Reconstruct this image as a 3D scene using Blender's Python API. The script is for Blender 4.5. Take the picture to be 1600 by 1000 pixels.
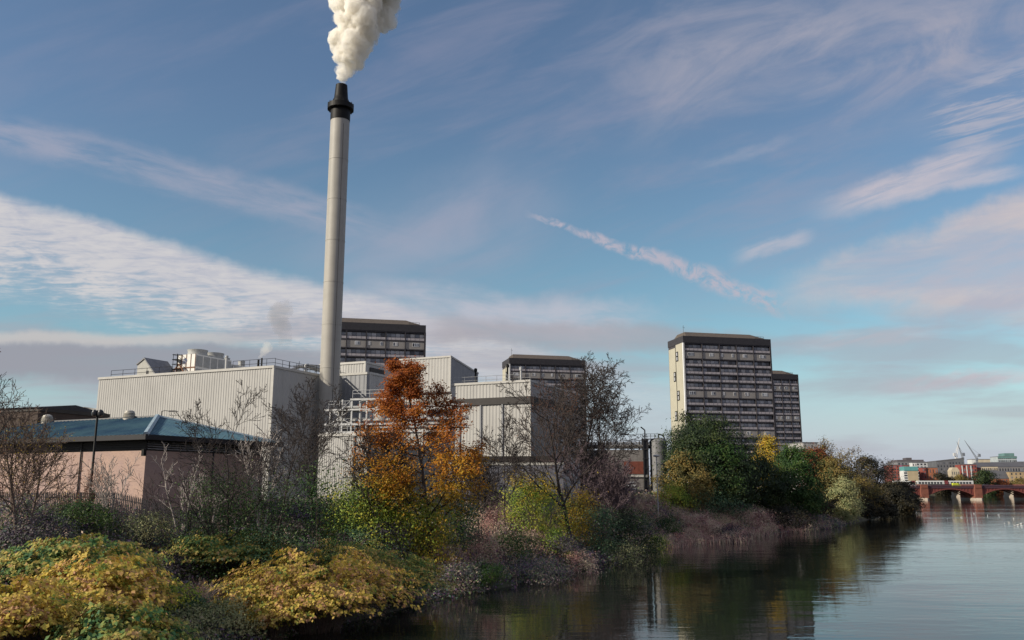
import bpy, bmesh, math, random
import numpy as np
from mathutils import Vector, Matrix

for _o in list(bpy.data.objects):
    bpy.data.objects.remove(_o)
SC = bpy.context.scene
COL = SC.collection
R = math.radians

# ------------------------------------------------------------------ camera
F_PX, HCAM = 1330.0, 10.0                 # focal length in pixels of a 1600 px wide frame, eye height over the water
TH = math.atan(258 / F_PX)                # camera pitch
CT, ST = math.cos(TH), math.sin(TH)
cam_d = bpy.data.cameras.new('camera')
cam_d.sensor_width = 36
cam_d.lens = 36 * F_PX / 1600
cam_d.clip_start = 0.5
cam_d.clip_end = 20000
cam = bpy.data.objects.new('camera', cam_d)
cam.location = (0, 0, HCAM)
cam.rotation_euler = (R(90) + TH, 0, 0)
COL.objects.link(cam)
SC.camera = cam

SC.view_settings.view_transform = 'Standard'
SC.view_settings.look = 'None'
SC.view_settings.exposure = 0.1
SC.view_settings.gamma = 1
SC.cycles.max_bounces = 14
SC.cycles.diffuse_bounces = 3
SC.cycles.glossy_bounces = 3
SC.cycles.volume_bounces = 14
SC.cycles.volume_step_rate = 0.12
SC.cycles.volume_max_steps = 512
SC.cycles.transparent_max_bounces = 16

# ------------------------------------------------------------------ sun
SUN_EL = R(27)
sh = Vector((-0.925, -0.38)).normalized()
SUN = Vector((sh.x * math.cos(SUN_EL), sh.y * math.cos(SUN_EL), math.sin(SUN_EL)))
sun_d = bpy.data.lights.new('sun', 'SUN')
sun_d.energy = 5.0
sun_d.angle = R(0.5)
sun_d.color = (1.0, 0.91, 0.76)
sun = bpy.data.objects.new('sun', sun_d)
sun.rotation_euler = SUN.to_track_quat('Z', 'Y').to_euler()
sun.location = (-100, -20, 120)
COL.objects.link(sun)


def ray(px, py):
    u, v = (px - 800) / F_PX, (500 - py) / F_PX
    return Vector((u, CT - v * ST, ST + v * CT))


def at(px, py, Y):
    """world point on the sight line of a photo position, Y metres down the river"""
    d = ray(px, py)
    return Vector((0, 0, HCAM)) + d * (Y / d.y)


def uw(px, py):
    d = ray(px, py)
    return d.x / d.y, d.z / d.y


# ------------------------------------------------------------------ sky
class NT:
    def __init__(s, nt):
        s.nt = nt

    def new(s, t, **kw):
        n = s.nt.nodes.new(t)
        for k, v in kw.items():
            setattr(n, k, v)
        return n

    def put(s, sock, v):
        if hasattr(v, 'is_output'):
            s.nt.links.new(v, sock)
        else:
            sock.default_value = v

    def m(s, op, a, b=None, c=None, clamp=False):
        n = s.new('ShaderNodeMath', operation=op)
        n.use_clamp = clamp
        s.put(n.inputs[0], a)
        if b is not None:
            s.put(n.inputs[1], b)
        if c is not None:
            s.put(n.inputs[2], c)
        return n.outputs[0]

    def add(s, a, b): return s.m('ADD', a, b)
    def mul(s, a, b): return s.m('MULTIPLY', a, b)

    def step(s, x, lo, hi, t0=0.0, t1=1.0):
        n = s.new('ShaderNodeMapRange', interpolation_type='SMOOTHSTEP')
        s.put(n.inputs['Value'], x)
        n.inputs['From Min'].default_value = lo
        n.inputs['From Max'].default_value = hi
        n.inputs['To Min'].default_value = t0
        n.inputs['To Max'].default_value = t1
        return n.outputs[0]

    def vec(s, x, y, z=0.0):
        n = s.new('ShaderNodeCombineXYZ')
        s.put(n.inputs[0], x); s.put(n.inputs[1], y); s.put(n.inputs[2], z)
        return n.outputs[0]

    def noise(s, v, scale, detail=4, rough=0.55, dist=0.0, out=0):
        n = s.new('ShaderNodeTexNoise')
        if v is not None:
            s.put(n.inputs['Vector'], v)
        n.inputs['Scale'].default_value = scale
        n.inputs['Detail'].default_value = detail
        n.inputs['Roughness'].default_value = rough
        n.inputs['Distortion'].default_value = dist
        return n.outputs[out]

    def mix(s, fac, a, b, mode='MIX'):
        n = s.new('ShaderNodeMix', data_type='RGBA', blend_type=mode)
        s.put(n.inputs[0], fac)
        for i, c in ((6, a), (7, b)):
            s.put(n.inputs[i], c if hasattr(c, 'is_output') else (*c, 1.0))
        return n.outputs[2]

    def ramp(s, fac, stops, interp='LINEAR'):
        n = s.new('ShaderNodeValToRGB')
        s.put(n.inputs[0], fac)
        e = n.color_ramp.elements
        n.color_ramp.interpolation = interp
        while len(e) < len(stops):
            e.new(0.5)
        for el, (p, c) in zip(e, stops):
            el.position = p
            el.color = (*c, 1)
        return n.outputs[0]


def make_sky():
    w = bpy.data.worlds.new('World')
    SC.world = w
    w.use_nodes = True
    nt = w.node_tree
    nt.nodes.clear()
    K = NT(nt)
    out = K.new('ShaderNodeOutputWorld')
    bg = K.new('ShaderNodeBackground')
    bg.inputs['Strength'].default_value = 0.1
    nt.links.new(bg.outputs[0], out.inputs[0])
    sky = K.new('ShaderNodeTexSky', sky_type='NISHITA')
    sky.sun_disc = False
    sky.sun_elevation = SUN_EL
    sky.sun_rotation = math.atan2(SUN.x, SUN.y)
    sky.altitude = 50
    sky.air_density = 1.0
    sky.dust_density = 0.6
    sky.ozone_density = 1.6
    tc = K.new('ShaderNodeTexCoord')
    sep = K.new('ShaderNodeSeparateXYZ')
    nt.links.new(tc.outputs['Generated'], sep.inputs[0])
    dx, dy, dz = sep.outputs
    ady = K.m('MAXIMUM', K.m('ABSOLUTE', dy), 0.05)
    u = K.m('DIVIDE', dx, ady)
    v = K.m('DIVIDE', dz, ady)
    zz = K.m('MAXIMUM', dz, 0.03)
    px = K.m('DIVIDE', dx, zz)
    py = K.m('DIVIDE', dy, zz)
    uv = K.vec(u, v)
    tint = K.mix(K.step(v, 0.12, 0.55), (0.93, 1.13, 1.04), (0.97, 1.03, 1.06))
    col = K.mix(1.0, sky.outputs[0], tint, 'MULTIPLY')
    # slow wander used to break every cloud edge
    wn = K.m('SUBTRACT', K.noise(uv, 7, 5, 0.6), 0.5)
    wf = K.m('SUBTRACT', K.noise(uv, 26, 4, 0.6), 0.5)

    def line(A, B, warp=0.05, fine=0.015):
        (ax, ay), (bx, by) = uw(*A), uw(*B)
        L = math.hypot(bx - ax, by - ay)
        ex, ey = (bx - ax) / L, (by - ay) / L
        nx, ny = -ey, ex
        d = K.add(K.add(K.mul(u, nx), K.mul(v, ny)), -(ax * nx + ay * ny))
        d = K.add(d, K.add(K.mul(wn, warp), K.mul(wf, fine)))
        t = K.mul(K.add(K.add(K.mul(u, ex), K.mul(v, ey)), -(ax * ex + ay * ey)), 1 / L)
        return d, t

    def streaks(ang, sx, sy, scale, detail=6, rough=0.6, dist=0.4):
        c, s_ = math.cos(R(ang)), math.sin(R(ang))
        a = K.mul(K.add(K.mul(u, c), K.mul(v, s_)), sx)
        b = K.mul(K.add(K.mul(v, c), K.mul(u, -s_)), sy)
        return K.noise(K.vec(a, b), scale, detail, rough, dist)

    def over(colr, mask, base):
        return K.mix(mask, base, colr)

    # 1 high veil of cirrus, streaked
    st1 = streaks(18, 1.0, 4.5, 3.2)
    veil = K.step(st1, 0.42, 0.75)
    veil = K.mul(veil, K.step(v, 0.02, 0.25, 0.25, 1.0))
    col = over((3.3, 3.15, 4.1), K.mul(K.mul(veil, K.step(u, -0.5, 0.1, 0.4, 1.0)), 0.36), col)
    # upper right broad thin sheet
    d, t = line((820, 120), (1600, 60))
    sheet = K.mul(K.step(K.m('ABSOLUTE', d), 0.01, 0.15, 1, 0), K.step(t, 0.0, 0.4))
    sheet = K.mul(sheet, K.step(streaks(22, 1, 2.4, 5, 7, 0.6, 0.8), 0.32, 0.70, 0.08, 1))
    col = over((4.1, 3.9, 4.5), K.mul(sheet, 0.72), col)
    d, t = line((1430, 230), (1640, 130))
    sheet = K.mul(K.step(K.m('ABSOLUTE', d), 0.015, 0.07, 1, 0), K.step(t, 0.0, 0.4))
    sheet = K.mul(sheet, K.step(streaks(16, 1, 9, 9), 0.42, 0.62))
    col = over((4.6, 4.4, 5.0), K.mul(sheet, 0.65), col)
    # 2 faint streak on the left and soft patch right of the stack
    d, t = line((-50, 190), (560, 350), 0.03)
    m2 = K.mul(K.step(K.m('ABSOLUTE', d), 0.006, 0.034, 1, 0), K.step(t, 0.85, 1.25, 1, 0))
    m2 = K.mul(m2, K.step(streaks(-14, 1, 5, 8), 0.25, 0.65))
    col = over((3.9, 3.85, 4.7), K.mul(m2, 0.58), col)
    d, t = line((480, 420), (900, 300), 0.06)
    m2 = K.mul(K.step(K.m('ABSOLUTE', d), 0.01, 0.10, 1, 0), K.mul(K.step(t, -0.2, 0.3), K.step(t, 0.6, 1.1, 1, 0)))
    m2 = K.mul(m2, K.step(streaks(24, 1, 3, 5, 5, 0.55, 0.6), 0.25, 0.75, 0.25, 1))
    col = over((4.0, 3.9, 4.8), K.mul(m2, 0.55), col)
    # 3 broad rippled wedge on the left
    d1, t1 = line((0, 292), (680, 484), 0.035, 0.012)
    d2, t2 = line((0, 478), (330, 545), 0.05, 0.02)
    wedge = K.mul(K.step(d1, -0.020, 0.0, 1, 0), K.step(d2, -0.012, 0.035))
    wedge = K.mul(wedge, K.step(t1, 1.0, 1.9, 1, 0))
    rip = K.add(K.mul(K.noise(K.vec(K.add(K.mul(px, 0.8), K.mul(py, 0.25)), K.mul(py, 1.5)), 7.5, 5, 0.62, 0.8), 0.55), K.mul(streaks(-14, 1, 2.6, 16, 5, 0.6, 0.8), 0.45))
    low = K.step(d1, -0.13, -0.015, 0.0, 0.24)
    wedge = K.mul(wedge, K.step(K.add(rip, low), 0.42, 0.70, 0.22, 1.0))
    col = over(K.mix(K.step(rip, 0.38, 0.62), (5.0, 4.95, 5.5), (6.3, 6.0, 6.0)), K.mul(wedge, 0.88), col)
    # 4 broken vapour trail
    d, t = line((815, 332), (1235, 478), 0.03, 0.02)
    wid = K.add(0.0028, K.mul(K.step(t, 0.0, 0.75), 0.0082))
    m4 = K.step(K.m('DIVIDE', K.m('ABSOLUTE', d), wid), 0.3, 1.7, 1, 0)
    m4 = K.mul(m4, K.mul(K.step(t, 0.0, 0.12), K.step(t, 0.9, 1.05, 1, 0)))
    m4 = K.mul(m4, K.step(K.noise(uv, 36, 5, 0.65, 0.8), 0.38, 0.60))
    col = over((4.9, 4.4, 5.0), K.mul(m4, 0.78), col)
    # 5 wisps on the right
    for A, B, hw, op in (((1240, 345), (1580, 225), 0.026, 0.72), ((1130, 408), (1275, 364), 0.013, 0.5),
                         ((1330, 322), (1620, 262), 0.015, 0.55), ((1330, 610), (1640, 580), 0.014, 0.8),
                         ((1200, 545), (1480, 515), 0.014, 0.45), ((1060, 270), (1250, 215), 0.010, 0.15)):
        d, t = line(A, B, 0.03, 0.012)
        m5 = K.step(K.m('ABSOLUTE', d), hw * 0.15, hw, 1, 0)
        m5 = K.mul(m5, K.mul(K.step(t, 0.0, 0.4), K.step(t, 0.75, 1.05, 1, 0)))
        m5 = K.mul(m5, K.step(streaks(18, 1, 6, 12), 0.28, 0.6, 0.35, 1))
        col = over((5.9, 5.2, 5.5), K.mul(m5, op), col)
    # 6 large pinkish bank on the right
    d1, t1 = line((1170, 435), (1600, 290), 0.05, 0.03)
    d2, t2 = line((1180, 460), (1600, 520), 0.05, 0.02)
    m6 = K.mul(K.step(d1, -0.03, 0.004, 1, 0), K.step(d2, -0.02, 0.03))
    m6 = K.mul(m6, K.step(t2, 0.0, 0.25))
    m6 = K.mul(m6, K.step(streaks(10, 1, 4, 5), 0.22, 0.62, 0.35, 1))
    warm = K.mix(K.step(streaks(8, 1, 5, 4), 0.4, 0.62), (4.5, 4.4, 5.1), (5.6, 5.0, 5.1))
    col = over(warm, K.mul(m6, 0.9), col)
    # 7 grey stratus low over the town and pale horizon
    hz = K.step(v, 0.0, 0.17, 1, 0)
    col = over((4.55, 4.75, 5.9), K.mul(hz, 0.92), col)
    st7 = streaks(1, 1, 7, 3.0, 5, 0.55, 0.3)
    strat = K.mul(K.step(st7, 0.42, 0.62), K.mul(K.step(v, 0.015, 0.05), K.step(v, 0.17, 0.235, 1, 0)))
    strat = K.mul(strat, K.step(u, -0.2, 0.25, 0.85, 0.6))
    col = over((3.7, 3.6, 4.1), K.mul(strat, 0.85), col)
    d, t = line((-60, 560), (520, 572), 0.03, 0.012)
    m7 = K.mul(K.step(K.m('ABSOLUTE', d), 0.012, 0.030, 1, 0), K.step(t, 0.8, 1.4, 1, 0))
    col = over((3.0, 3.05, 3.5), K.mul(m7, 0.85), col)
    d, t = line((-60, 527), (400, 532), 0.02, 0.012)
    m7 = K.mul(K.step(K.m('ABSOLUTE', d), 0.002, 0.011, 1, 0), K.step(t, 0.7, 1.2, 1, 0))
    col = over((5.6, 5.3, 5.1), K.mul(m7, 0.7), col)
    d, t = line((560, 470), (1060, 520), 0.05, 0.02)
    m7 = K.mul(K.step(K.m('ABSOLUTE', d), 0.008, 0.040, 1, 0), K.mul(K.step(t, -0.1, 0.2), K.step(t, 0.7, 1.1, 1, 0)))
    col = over((5.2, 5.0, 5.6), K.mul(K.mul(m7, K.step(streaks(-6, 1, 4, 9), 0.3, 0.65, 0.3, 1)), 0.75), col)
    d, t = line((650, 512), (1250, 545), 0.045, 0.012)
    m7 = K.mul(K.step(K.m('ABSOLUTE', d), 0.006, 0.024, 1, 0), K.mul(K.step(t, 0.0, 0.1), K.step(t, 0.7, 1.1, 1, 0)))
    col = over((3.5, 3.35, 3.7), K.mul(m7, 0.6), col)
    # unseen bright cloud added behind the viewer and overhead to fill shaded faces
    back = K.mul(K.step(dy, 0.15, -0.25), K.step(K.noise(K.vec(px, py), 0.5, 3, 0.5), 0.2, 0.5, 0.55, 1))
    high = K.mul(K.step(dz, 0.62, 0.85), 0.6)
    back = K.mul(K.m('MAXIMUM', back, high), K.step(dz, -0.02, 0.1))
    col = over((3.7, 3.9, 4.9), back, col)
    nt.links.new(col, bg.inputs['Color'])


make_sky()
SC.world.cycles.sampling_method = 'MANUAL'
SC.world.cycles.sample_map_resolution = 512

# ------------------------------------------------------------------ helpers
def tag(o, label=None, cat=None, group=None, kind=None):
    if label: o['label'] = label
    if cat: o['category'] = cat
    if group: o['group'] = group
    if kind: o['kind'] = kind
    return o


def empty(name, loc, rz=0.0, label=None, cat=None, group=None):
    o = bpy.data.objects.new(name, None)
    o.empty_display_size = 0.5
    o.location = loc
    o.rotation_euler = (0, 0, rz)
    COL.objects.link(o)
    return tag(o, label, cat, group)


def link_mesh(name, me, mats, parent=None, loc=None):
    for m in (mats if isinstance(mats, (list, tuple)) else [mats]):
        me.materials.append(m)
    o = bpy.data.objects.new(name, me)
    COL.objects.link(o)
    if parent: o.parent = parent
    if loc is not None: o.location = loc
    return o


def child_copy(src, parent, loc=None, rot=None):
    o = src.copy()
    COL.objects.link(o)
    o.parent = parent
    if loc is not None: o.location = loc
    if rot is not None: o.rotation_euler = rot
    return o


def copy_tree(root, loc, rz=None, label=None, kids=None):
    c = root.copy()
    COL.objects.link(c)
    c.location = loc
    if rz is not None: c.rotation_euler = (0, 0, rz)
    if label: c['label'] = label
    for ch in [o for o in SC.objects if o.parent == root]:
        d = ch.copy(); COL.objects.link(d); d.parent = c
        for g in [o for o in SC.objects if o.parent == ch]:
            e = g.copy(); COL.objects.link(e); e.parent = d
    return c


class MB:
    def __init__(s):
        s.v, s.f, s.mi = [], [], []

    def add(s, vs, fs, mi=0):
        b = len(s.v)
        s.v += [tuple(p) for p in vs]
        s.f += [tuple(i + b for i in f) for f in fs]
        s.mi += [mi] * len(fs)
        return s

    def box(s, x0, x1, y0, y1, z0, z1, mi=0):
        return s.add([(x0, y0, z0), (x1, y0, z0), (x1, y1, z0), (x0, y1, z0), (x0, y0, z1), (x1, y0, z1), (x1, y1, z1), (x0, y1, z1)],
                     [(0, 3, 2, 1), (4, 5, 6, 7), (0, 1, 5, 4), (1, 2, 6, 5), (2, 3, 7, 6), (3, 0, 4, 7)], mi)

    def tube(s, p0, p1, r0, r1=None, n=6, mi=0, cap=True):
        r1 = r0 if r1 is None else r1
        p0, p1 = Vector(p0), Vector(p1)
        d = (p1 - p0).normalized()
        a = d.orthogonal().normalized()
        b = d.cross(a)
        vs = []
        for p, r in ((p0, r0), (p1, r1)):
            for i in range(n):
                t = 2 * math.pi * i / n + math.pi / n
                vs.append(p + (a * math.cos(t) + b * math.sin(t)) * r)
        fs = [(i, (i + 1) % n, n + (i + 1) % n, n + i) for i in range(n)]
        if cap:
            fs += [tuple(range(n - 1, -1, -1)), tuple(range(n, 2 * n))]
        return s.add(vs, fs, mi)

    def path(s, pts, r, n=6, mi=0):
        for a, b in zip(pts[:-1], pts[1:]):
            s.tube(a, b, r, r, n, mi)
        return s

    def lathe(s, c, prof, n=24, mi=0, cap=True):
        vs, fs = [], []
        for r, z in prof:
            for i in range(n):
                t = 2 * math.pi * i / n
                vs.append((c[0] + r * math.cos(t), c[1] + r * math.sin(t), c[2] + z))
        for k in range(len(prof) - 1):
            for i in range(n):
                j = (i + 1) % n
                fs.append((k * n + i, k * n + j, (k + 1) * n + j, (k + 1) * n + i))
        if cap:
            fs.append(tuple(range(n - 1, -1, -1)))
            fs.append(tuple(range((len(prof) - 1) * n, len(prof) * n)))
        return s.add(vs, fs, mi)

    def polyxz(s, poly, y0, y1, mi=0):
        n = len(poly)
        vs = [(x, y0, z) for x, z in poly] + [(x, y1, z) for x, z in poly]
        fs = [tuple(range(n)), tuple(range(2 * n - 1, n - 1, -1))]
        fs += [(i, n + i, n + (i + 1) % n, (i + 1) % n) for i in range(n)]
        return s.add(vs, fs, mi)

    def polyyz(s, poly, x0, x1, mi=0):
        n = len(poly)
        vs = [(x0, y, z) for y, z in poly] + [(x1, y, z) for y, z in poly]
        fs = [tuple(range(n)), tuple(range(2 * n - 1, n - 1, -1))]
        fs += [(i, n + i, n + (i + 1) % n, (i + 1) % n) for i in range(n)]
        return s.add(vs, fs, mi)

    def corr(s, p0, p1, z0, za, zb=None, pitch=0.6, dep=0.07, off=0.03, mi=0):
        """ribbed metal sheet from p0 to p1 (2D), outside to the right of that direction; top slopes za -> zb"""
        zb = za if zb is None else zb
        p0, p1 = Vector(p0), Vector(p1)
        L = (p1 - p0).length
        d = (p1 - p0) / L
        nrm = Vector((d.y, -d.x))
        k = max(1, round(L / pitch))
        w = L / k
        prof = []
        for i in range(k):
            for f, o in ((0, 0), (0.38, 0), (0.50, 1), (0.88, 1)):
                prof.append(((i + f) * w, off + o * dep))
        prof.append((L, off))
        vs, fs = [], []
        for a, o in prof:
            q = p0 + d * a + nrm * o
            zt = za + (zb - za) * a / L
            vs += [(q.x, q.y, z0), (q.x, q.y, zt)]
        for i in range(len(prof) - 1):
            fs.append((2 * i, 2 * i + 2, 2 * i + 3, 2 * i + 1))
        return s.add(vs, fs, mi)

    def build(s, name, mats, parent=None, smooth=False, loc=None):
        me = bpy.data.meshes.new(name)
        me.from_pydata(s.v, [], s.f)
        me.polygons.foreach_set('material_index', s.mi)
        if smooth:
            me.polygons.foreach_set('use_smooth', [True] * len(s.f))
        bm = bmesh.new(); bm.from_mesh(me)
        if len(s.f) < 60000 and not getattr(s, 'keep', False):
            bmesh.ops.recalc_face_normals(bm, faces=bm.faces)
        if smooth:
            for e in bm.edges:
                if len(e.link_faces) == 2 and e.calc_face_angle(0) > R(32):
                    e.smooth = False
        bm.to_mesh(me); bm.free()
        me.update()
        return link_mesh(name, me, mats, parent, loc)


MATS = {}


def mat(name, col, rough=0.8, metal=0.0, var=0.12, scale=1.5, streak=0.0, bump=0.0, spec=0.35, col2=None):
    """plain weathered surface: noise shifts the colour, optional vertical streaks of dirt"""
    if name in MATS: return MATS[name]
    m = bpy.data.materials.new(name)
    m.use_nodes = True
    nt = m.node_tree
    K = NT(nt)
    p = nt.nodes['Principled BSDF']
    p.inputs['Roughness'].default_value = rough
    p.inputs['Metallic'].default_value = metal
    p.inputs['Specular IOR Level'].default_value = spec
    tc = K.new('ShaderNodeTexCoord').outputs['Object']
    n = K.noise(tc, scale, 5, 0.6)
    lo = col2 if col2 else tuple(c * (1 - 2.2 * var) for c in col)
    c = K.ramp(n, [(0.32, lo), (0.62, col)])
    if streak:
        mp = K.new('ShaderNodeMapping')
        nt.links.new(tc, mp.inputs[0])
        mp.inputs['Scale'].default_value = (1.6, 1.6, 0.07)
        s2 = K.noise(mp.outputs[0], 1.0, 5, 0.65)
        c = K.mix(K.mul(K.step(s2, 0.45, 0.72), streak), c, tuple(x * 0.45 for x in col))
    nt.links.new(c, p.inputs['Base Color'])
    if bump:
        b = K.new('ShaderNodeBump')
        b.inputs['Strength'].default_value = bump
        b.inputs['Distance'].default_value = 0.1
        nt.links.new(K.noise(tc, scale * 6, 4), b.inputs['Height'])
        nt.links.new(b.outputs[0], p.inputs['Normal'])
    MATS[name] = m
    return m


def brick_mat(name, c1, c2, mortar, scale=1.0, patch=None):
    if name in MATS: return MATS[name]
    m = bpy.data.materials.new(name)
    m.use_nodes = True
    nt = m.node_tree
    K = NT(nt)
    p = nt.nodes['Principled BSDF']
    p.inputs['Roughness'].default_value = 0.9
    tc = K.new('ShaderNodeTexCoord').outputs['Object']
    sp = K.new('ShaderNodeSeparateXYZ'); nt.links.new(tc, sp.inputs[0])
    v = K.vec(K.add(sp.outputs[0], sp.outputs[1]), sp.outputs[2])
    b = K.new('ShaderNodeTexBrick')
    nt.links.new(v, b.inputs['Vector'])
    b.inputs['Color1'].default_value = (*c1, 1)
    b.inputs['Color2'].default_value = (*c2, 1)
    b.inputs['Mortar'].default_value = (*mortar, 1)
    b.inputs['Scale'].default_value = scale
    b.inputs['Brick Width'].default_value = 0.24
    b.inputs['Row Height'].default_value = 0.085
    b.inputs['Mortar Size'].default_value = 0.009
    n = K.noise(tc, 0.5, 5, 0.6)
    c = K.mix(K.step(n, 0.35, 0.7, 0, 0.5), b.outputs[0], patch or tuple(x * 0.6 for x in c1))
    nt.links.new(c, p.inputs['Base Color'])
    MATS[name] = m
    return m


def pane_mat(name, stops, rough=0.12, spec=0.5):
    """glazing whose curtains and blinds differ from pane to pane"""
    if name in MATS: return MATS[name]
    m = bpy.data.materials.new(name)
    m.use_nodes = True
    nt = m.node_tree
    K = NT(nt)
    p = nt.nodes['Principled BSDF']
    oi = K.new('ShaderNodeObjectInfo').outputs['Random']
    isl = K.new('ShaderNodeNewGeometry').outputs['Random Per Island']
    f = K.m('FRACT', K.add(K.mul(oi, 7.13), K.mul(isl, 1.0)))
    nt.links.new(K.ramp(f, stops, 'CONSTANT'), p.inputs['Base Color'])
    p.inputs['Roughness'].default_value = rough
    p.inputs['Specular IOR Level'].default_value = spec
    MATS[name] = m
    return m


# ------------------------------------------------------------------ terrain
EDGE = np.array([(-13, -400), (-13, 20), (-15, 45), (-15.5, 59), (-6, 80), (13, 115), (27, 152), (76, 208), (140, 318), (200, 433),
                 (262, 600), (290, 760), (300, 860), (420, 885), (1500, 990), (4000, 1200)], float)
PROF_D = np.array([-60, -6, -0.6, 0.5, 3, 10, 18, 23, 60, 4000], float)
PROF_Z = np.array([-4, -2.2, -0.4, 0.25, 1.1, 3.7, 6.6, 7.4, 7.5, 7.5], float)


def bank_d(x, y):
    """signed distance inland from the water's edge"""
    x = np.asarray(x, float); y = np.asarray(y, float)
    best = np.full(x.shape, 1e18); sgn = np.ones(x.shape)
    for (ax, ay), (bx, by) in zip(EDGE[:-1], EDGE[1:]):
        ex, ey = bx - ax, by - ay
        t = np.clip(((x - ax) * ex + (y - ay) * ey) / (ex * ex + ey * ey), 0, 1)
        qx, qy = x - ax - t * ex, y - ay - t * ey
        d = qx * qx + qy * qy
        s = np.where(ex * (y - ay) - ey * (x - ax) > 0, 1.0, -1.0)
        up = d < best - 1e-9
        best = np.where(up, d, best); sgn = np.where(up, s, sgn)
    return np.sqrt(best) * sgn


def G(x, y):
    x = np.asarray(x, float); y = np.asarray(y, float)
    d = bank_d(x, y) + 0.9 * np.sin(x * 0.31 + y * 0.17) + 0.6 * np.sin(y * 0.43 - x * 0.12)
    z = np.interp(d, PROF_D, PROF_Z)
    return z + np.where(d > 0, 0.18 * np.sin(x * 0.9) * np.sin(y * 0.8 + 1.0) * np.exp(-np.maximum(d - 18, 0) / 8), 0)


def gz(x, y):
    return float(G(np.array([x]), np.array([y]))[0])


def ground_hit(px, py):
    d = ray(px, py)
    Y = np.arange(12, 420, 0.25)
    X = d.x / d.y * Y; Z = HCAM + d.z / d.y * Y
    hit = np.nonzero(Z < np.maximum(G(X, Y), 0))[0]
    return Vector((X[hit[0]], Y[hit[0]], Z[hit[0]])) if len(hit) else None


def make_ground():
    xs = np.concatenate([np.linspace(-6000, -300, 16), np.linspace(-280, -90, 12), np.arange(-80, 110, 1.6), np.arange(112, 330, 5), np.linspace(340, 1500, 30), np.linspace(1600, 6000, 12)])
    ys = np.concatenate([np.linspace(-3000, -60, 8), np.linspace(-40, 18, 8), np.arange(20, 230, 1.6), np.arange(232, 940, 8), np.linspace(960, 2000, 16), np.linspace(2300, 9000, 12)])
    X, Y = np.meshgrid(xs, ys)
    Z = G(X, Y)
    nx, ny = len(xs), len(ys)
    co = np.stack([X, Y, Z], -1).reshape(-1, 3)
    i = np.arange(ny - 1)[:, None] * nx + np.arange(nx - 1)[None, :]
    fs = np.stack([i, i + 1, i + nx + 1, i + nx], -1).reshape(-1, 4)
    me = np_mesh('ground', co, fs, smooth=True)
    m = bpy.data.materials.new('bank soil and turf')
    m.use_nodes = True
    nt = m.node_tree; K = NT(nt); p = nt.nodes['Principled BSDF']
    tc = K.new('ShaderNodeTexCoord').outputs['Object']
    a = K.noise(tc, 0.35, 6, 0.65)
    c = K.ramp(a, [(0.3, (0.03, 0.024, 0.024)), (0.5, (0.06, 0.052, 0.035)), (0.62, (0.06, 0.08, 0.03)), (0.75, (0.13, 0.10, 0.075))])
    nt.links.new(c, p.inputs['Base Color'])
    p.inputs['Roughness'].default_value = 0.95
    b = K.new('ShaderNodeBump'); b.inputs['Strength'].default_value = 0.8; b.inputs['Distance'].default_value = 0.25
    nt.links.new(K.noise(tc, 3.0, 5, 0.7), b.inputs['Height']); nt.links.new(b.outputs[0], p.inputs['Normal'])
    tag(link_mesh('ground', me, m), kind='structure')


def np_mesh(name, co, fs, mi=None, smooth=False):
    """mesh from arrays; fs is (n,3) or (n,4)"""
    me = bpy.data.meshes.new(name)
    co = np.ascontiguousarray(co, np.float32); fs = np.ascontiguousarray(fs, np.int32)
    k = fs.shape[1]
    me.vertices.add(len(co)); me.vertices.foreach_set('co', co.ravel())
    me.loops.add(fs.size); me.loops.foreach_set('vertex_index', fs.ravel())
    me.polygons.add(len(fs))
    me.polygons.foreach_set('loop_start', np.arange(0, fs.size, k, dtype=np.int32))
    me.polygons.foreach_set('loop_total', np.full(len(fs), k, np.int32))
    if mi is not None: me.polygons.foreach_set('material_index', np.asarray(mi, np.int32))
    if smooth: me.polygons.foreach_set('use_smooth', np.ones(len(fs), bool))
    me.update(calc_edges=True)
    return me


make_ground()


def make_water():
    mb = MB()
    mb.add([(-40, -300, 0), (3000, -300, 0), (3000, 1300, 0), (-40, 1300, 0)], [(0, 1, 2, 3)])
    m = bpy.data.materials.new('river water')
    m.use_nodes = True
    nt = m.node_tree; K = NT(nt); p = nt.nodes['Principled BSDF']
    p.inputs['Base Color'].default_value = (0.012, 0.014, 0.012, 1)
    p.inputs['Roughness'].default_value = 0.03
    p.inputs['IOR'].default_value = 1.333
    p.inputs['Specular IOR Level'].default_value = 0.5
    tc = K.new('ShaderNodeTexCoord').outputs['Object']
    mp = K.new('ShaderNodeMapping'); nt.links.new(tc, mp.inputs[0])
    mp.inputs['Rotation'].default_value = (0, 0, R(12)); mp.inputs['Scale'].default_value = (0.45, 1.25, 1)
    w1 = K.noise(mp.outputs[0], 0.85, 3, 0.5, 0.3)
    w2 = K.noise(mp.outputs[0], 0.16, 2, 0.5)
    # gust patches: ruffled areas between glassy ones
    mg = K.new('ShaderNodeMapping'); nt.links.new(tc, mg.inputs[0])
    mg.inputs['Rotation'].default_value = (0, 0, R(-8)); mg.inputs['Scale'].default_value = (0.012, 0.035, 1)
    g = K.step(K.noise(mg.outputs[0], 1.0, 3, 0.5), 0.38, 0.62, 0.35, 1.0)
    h = K.add(K.mul(K.mul(w1, g), 0.55), K.mul(w2, 0.9))
    b = K.new('ShaderNodeBump'); b.inputs['Strength'].default_value = 0.32; b.inputs['Distance'].default_value = 0.16
    nt.links.new(h, b.inputs['Height']); nt.links.new(b.outputs[0], p.inputs['Normal'])
    tag(mb.build('water', m), kind='structure')


make_water()

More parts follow.
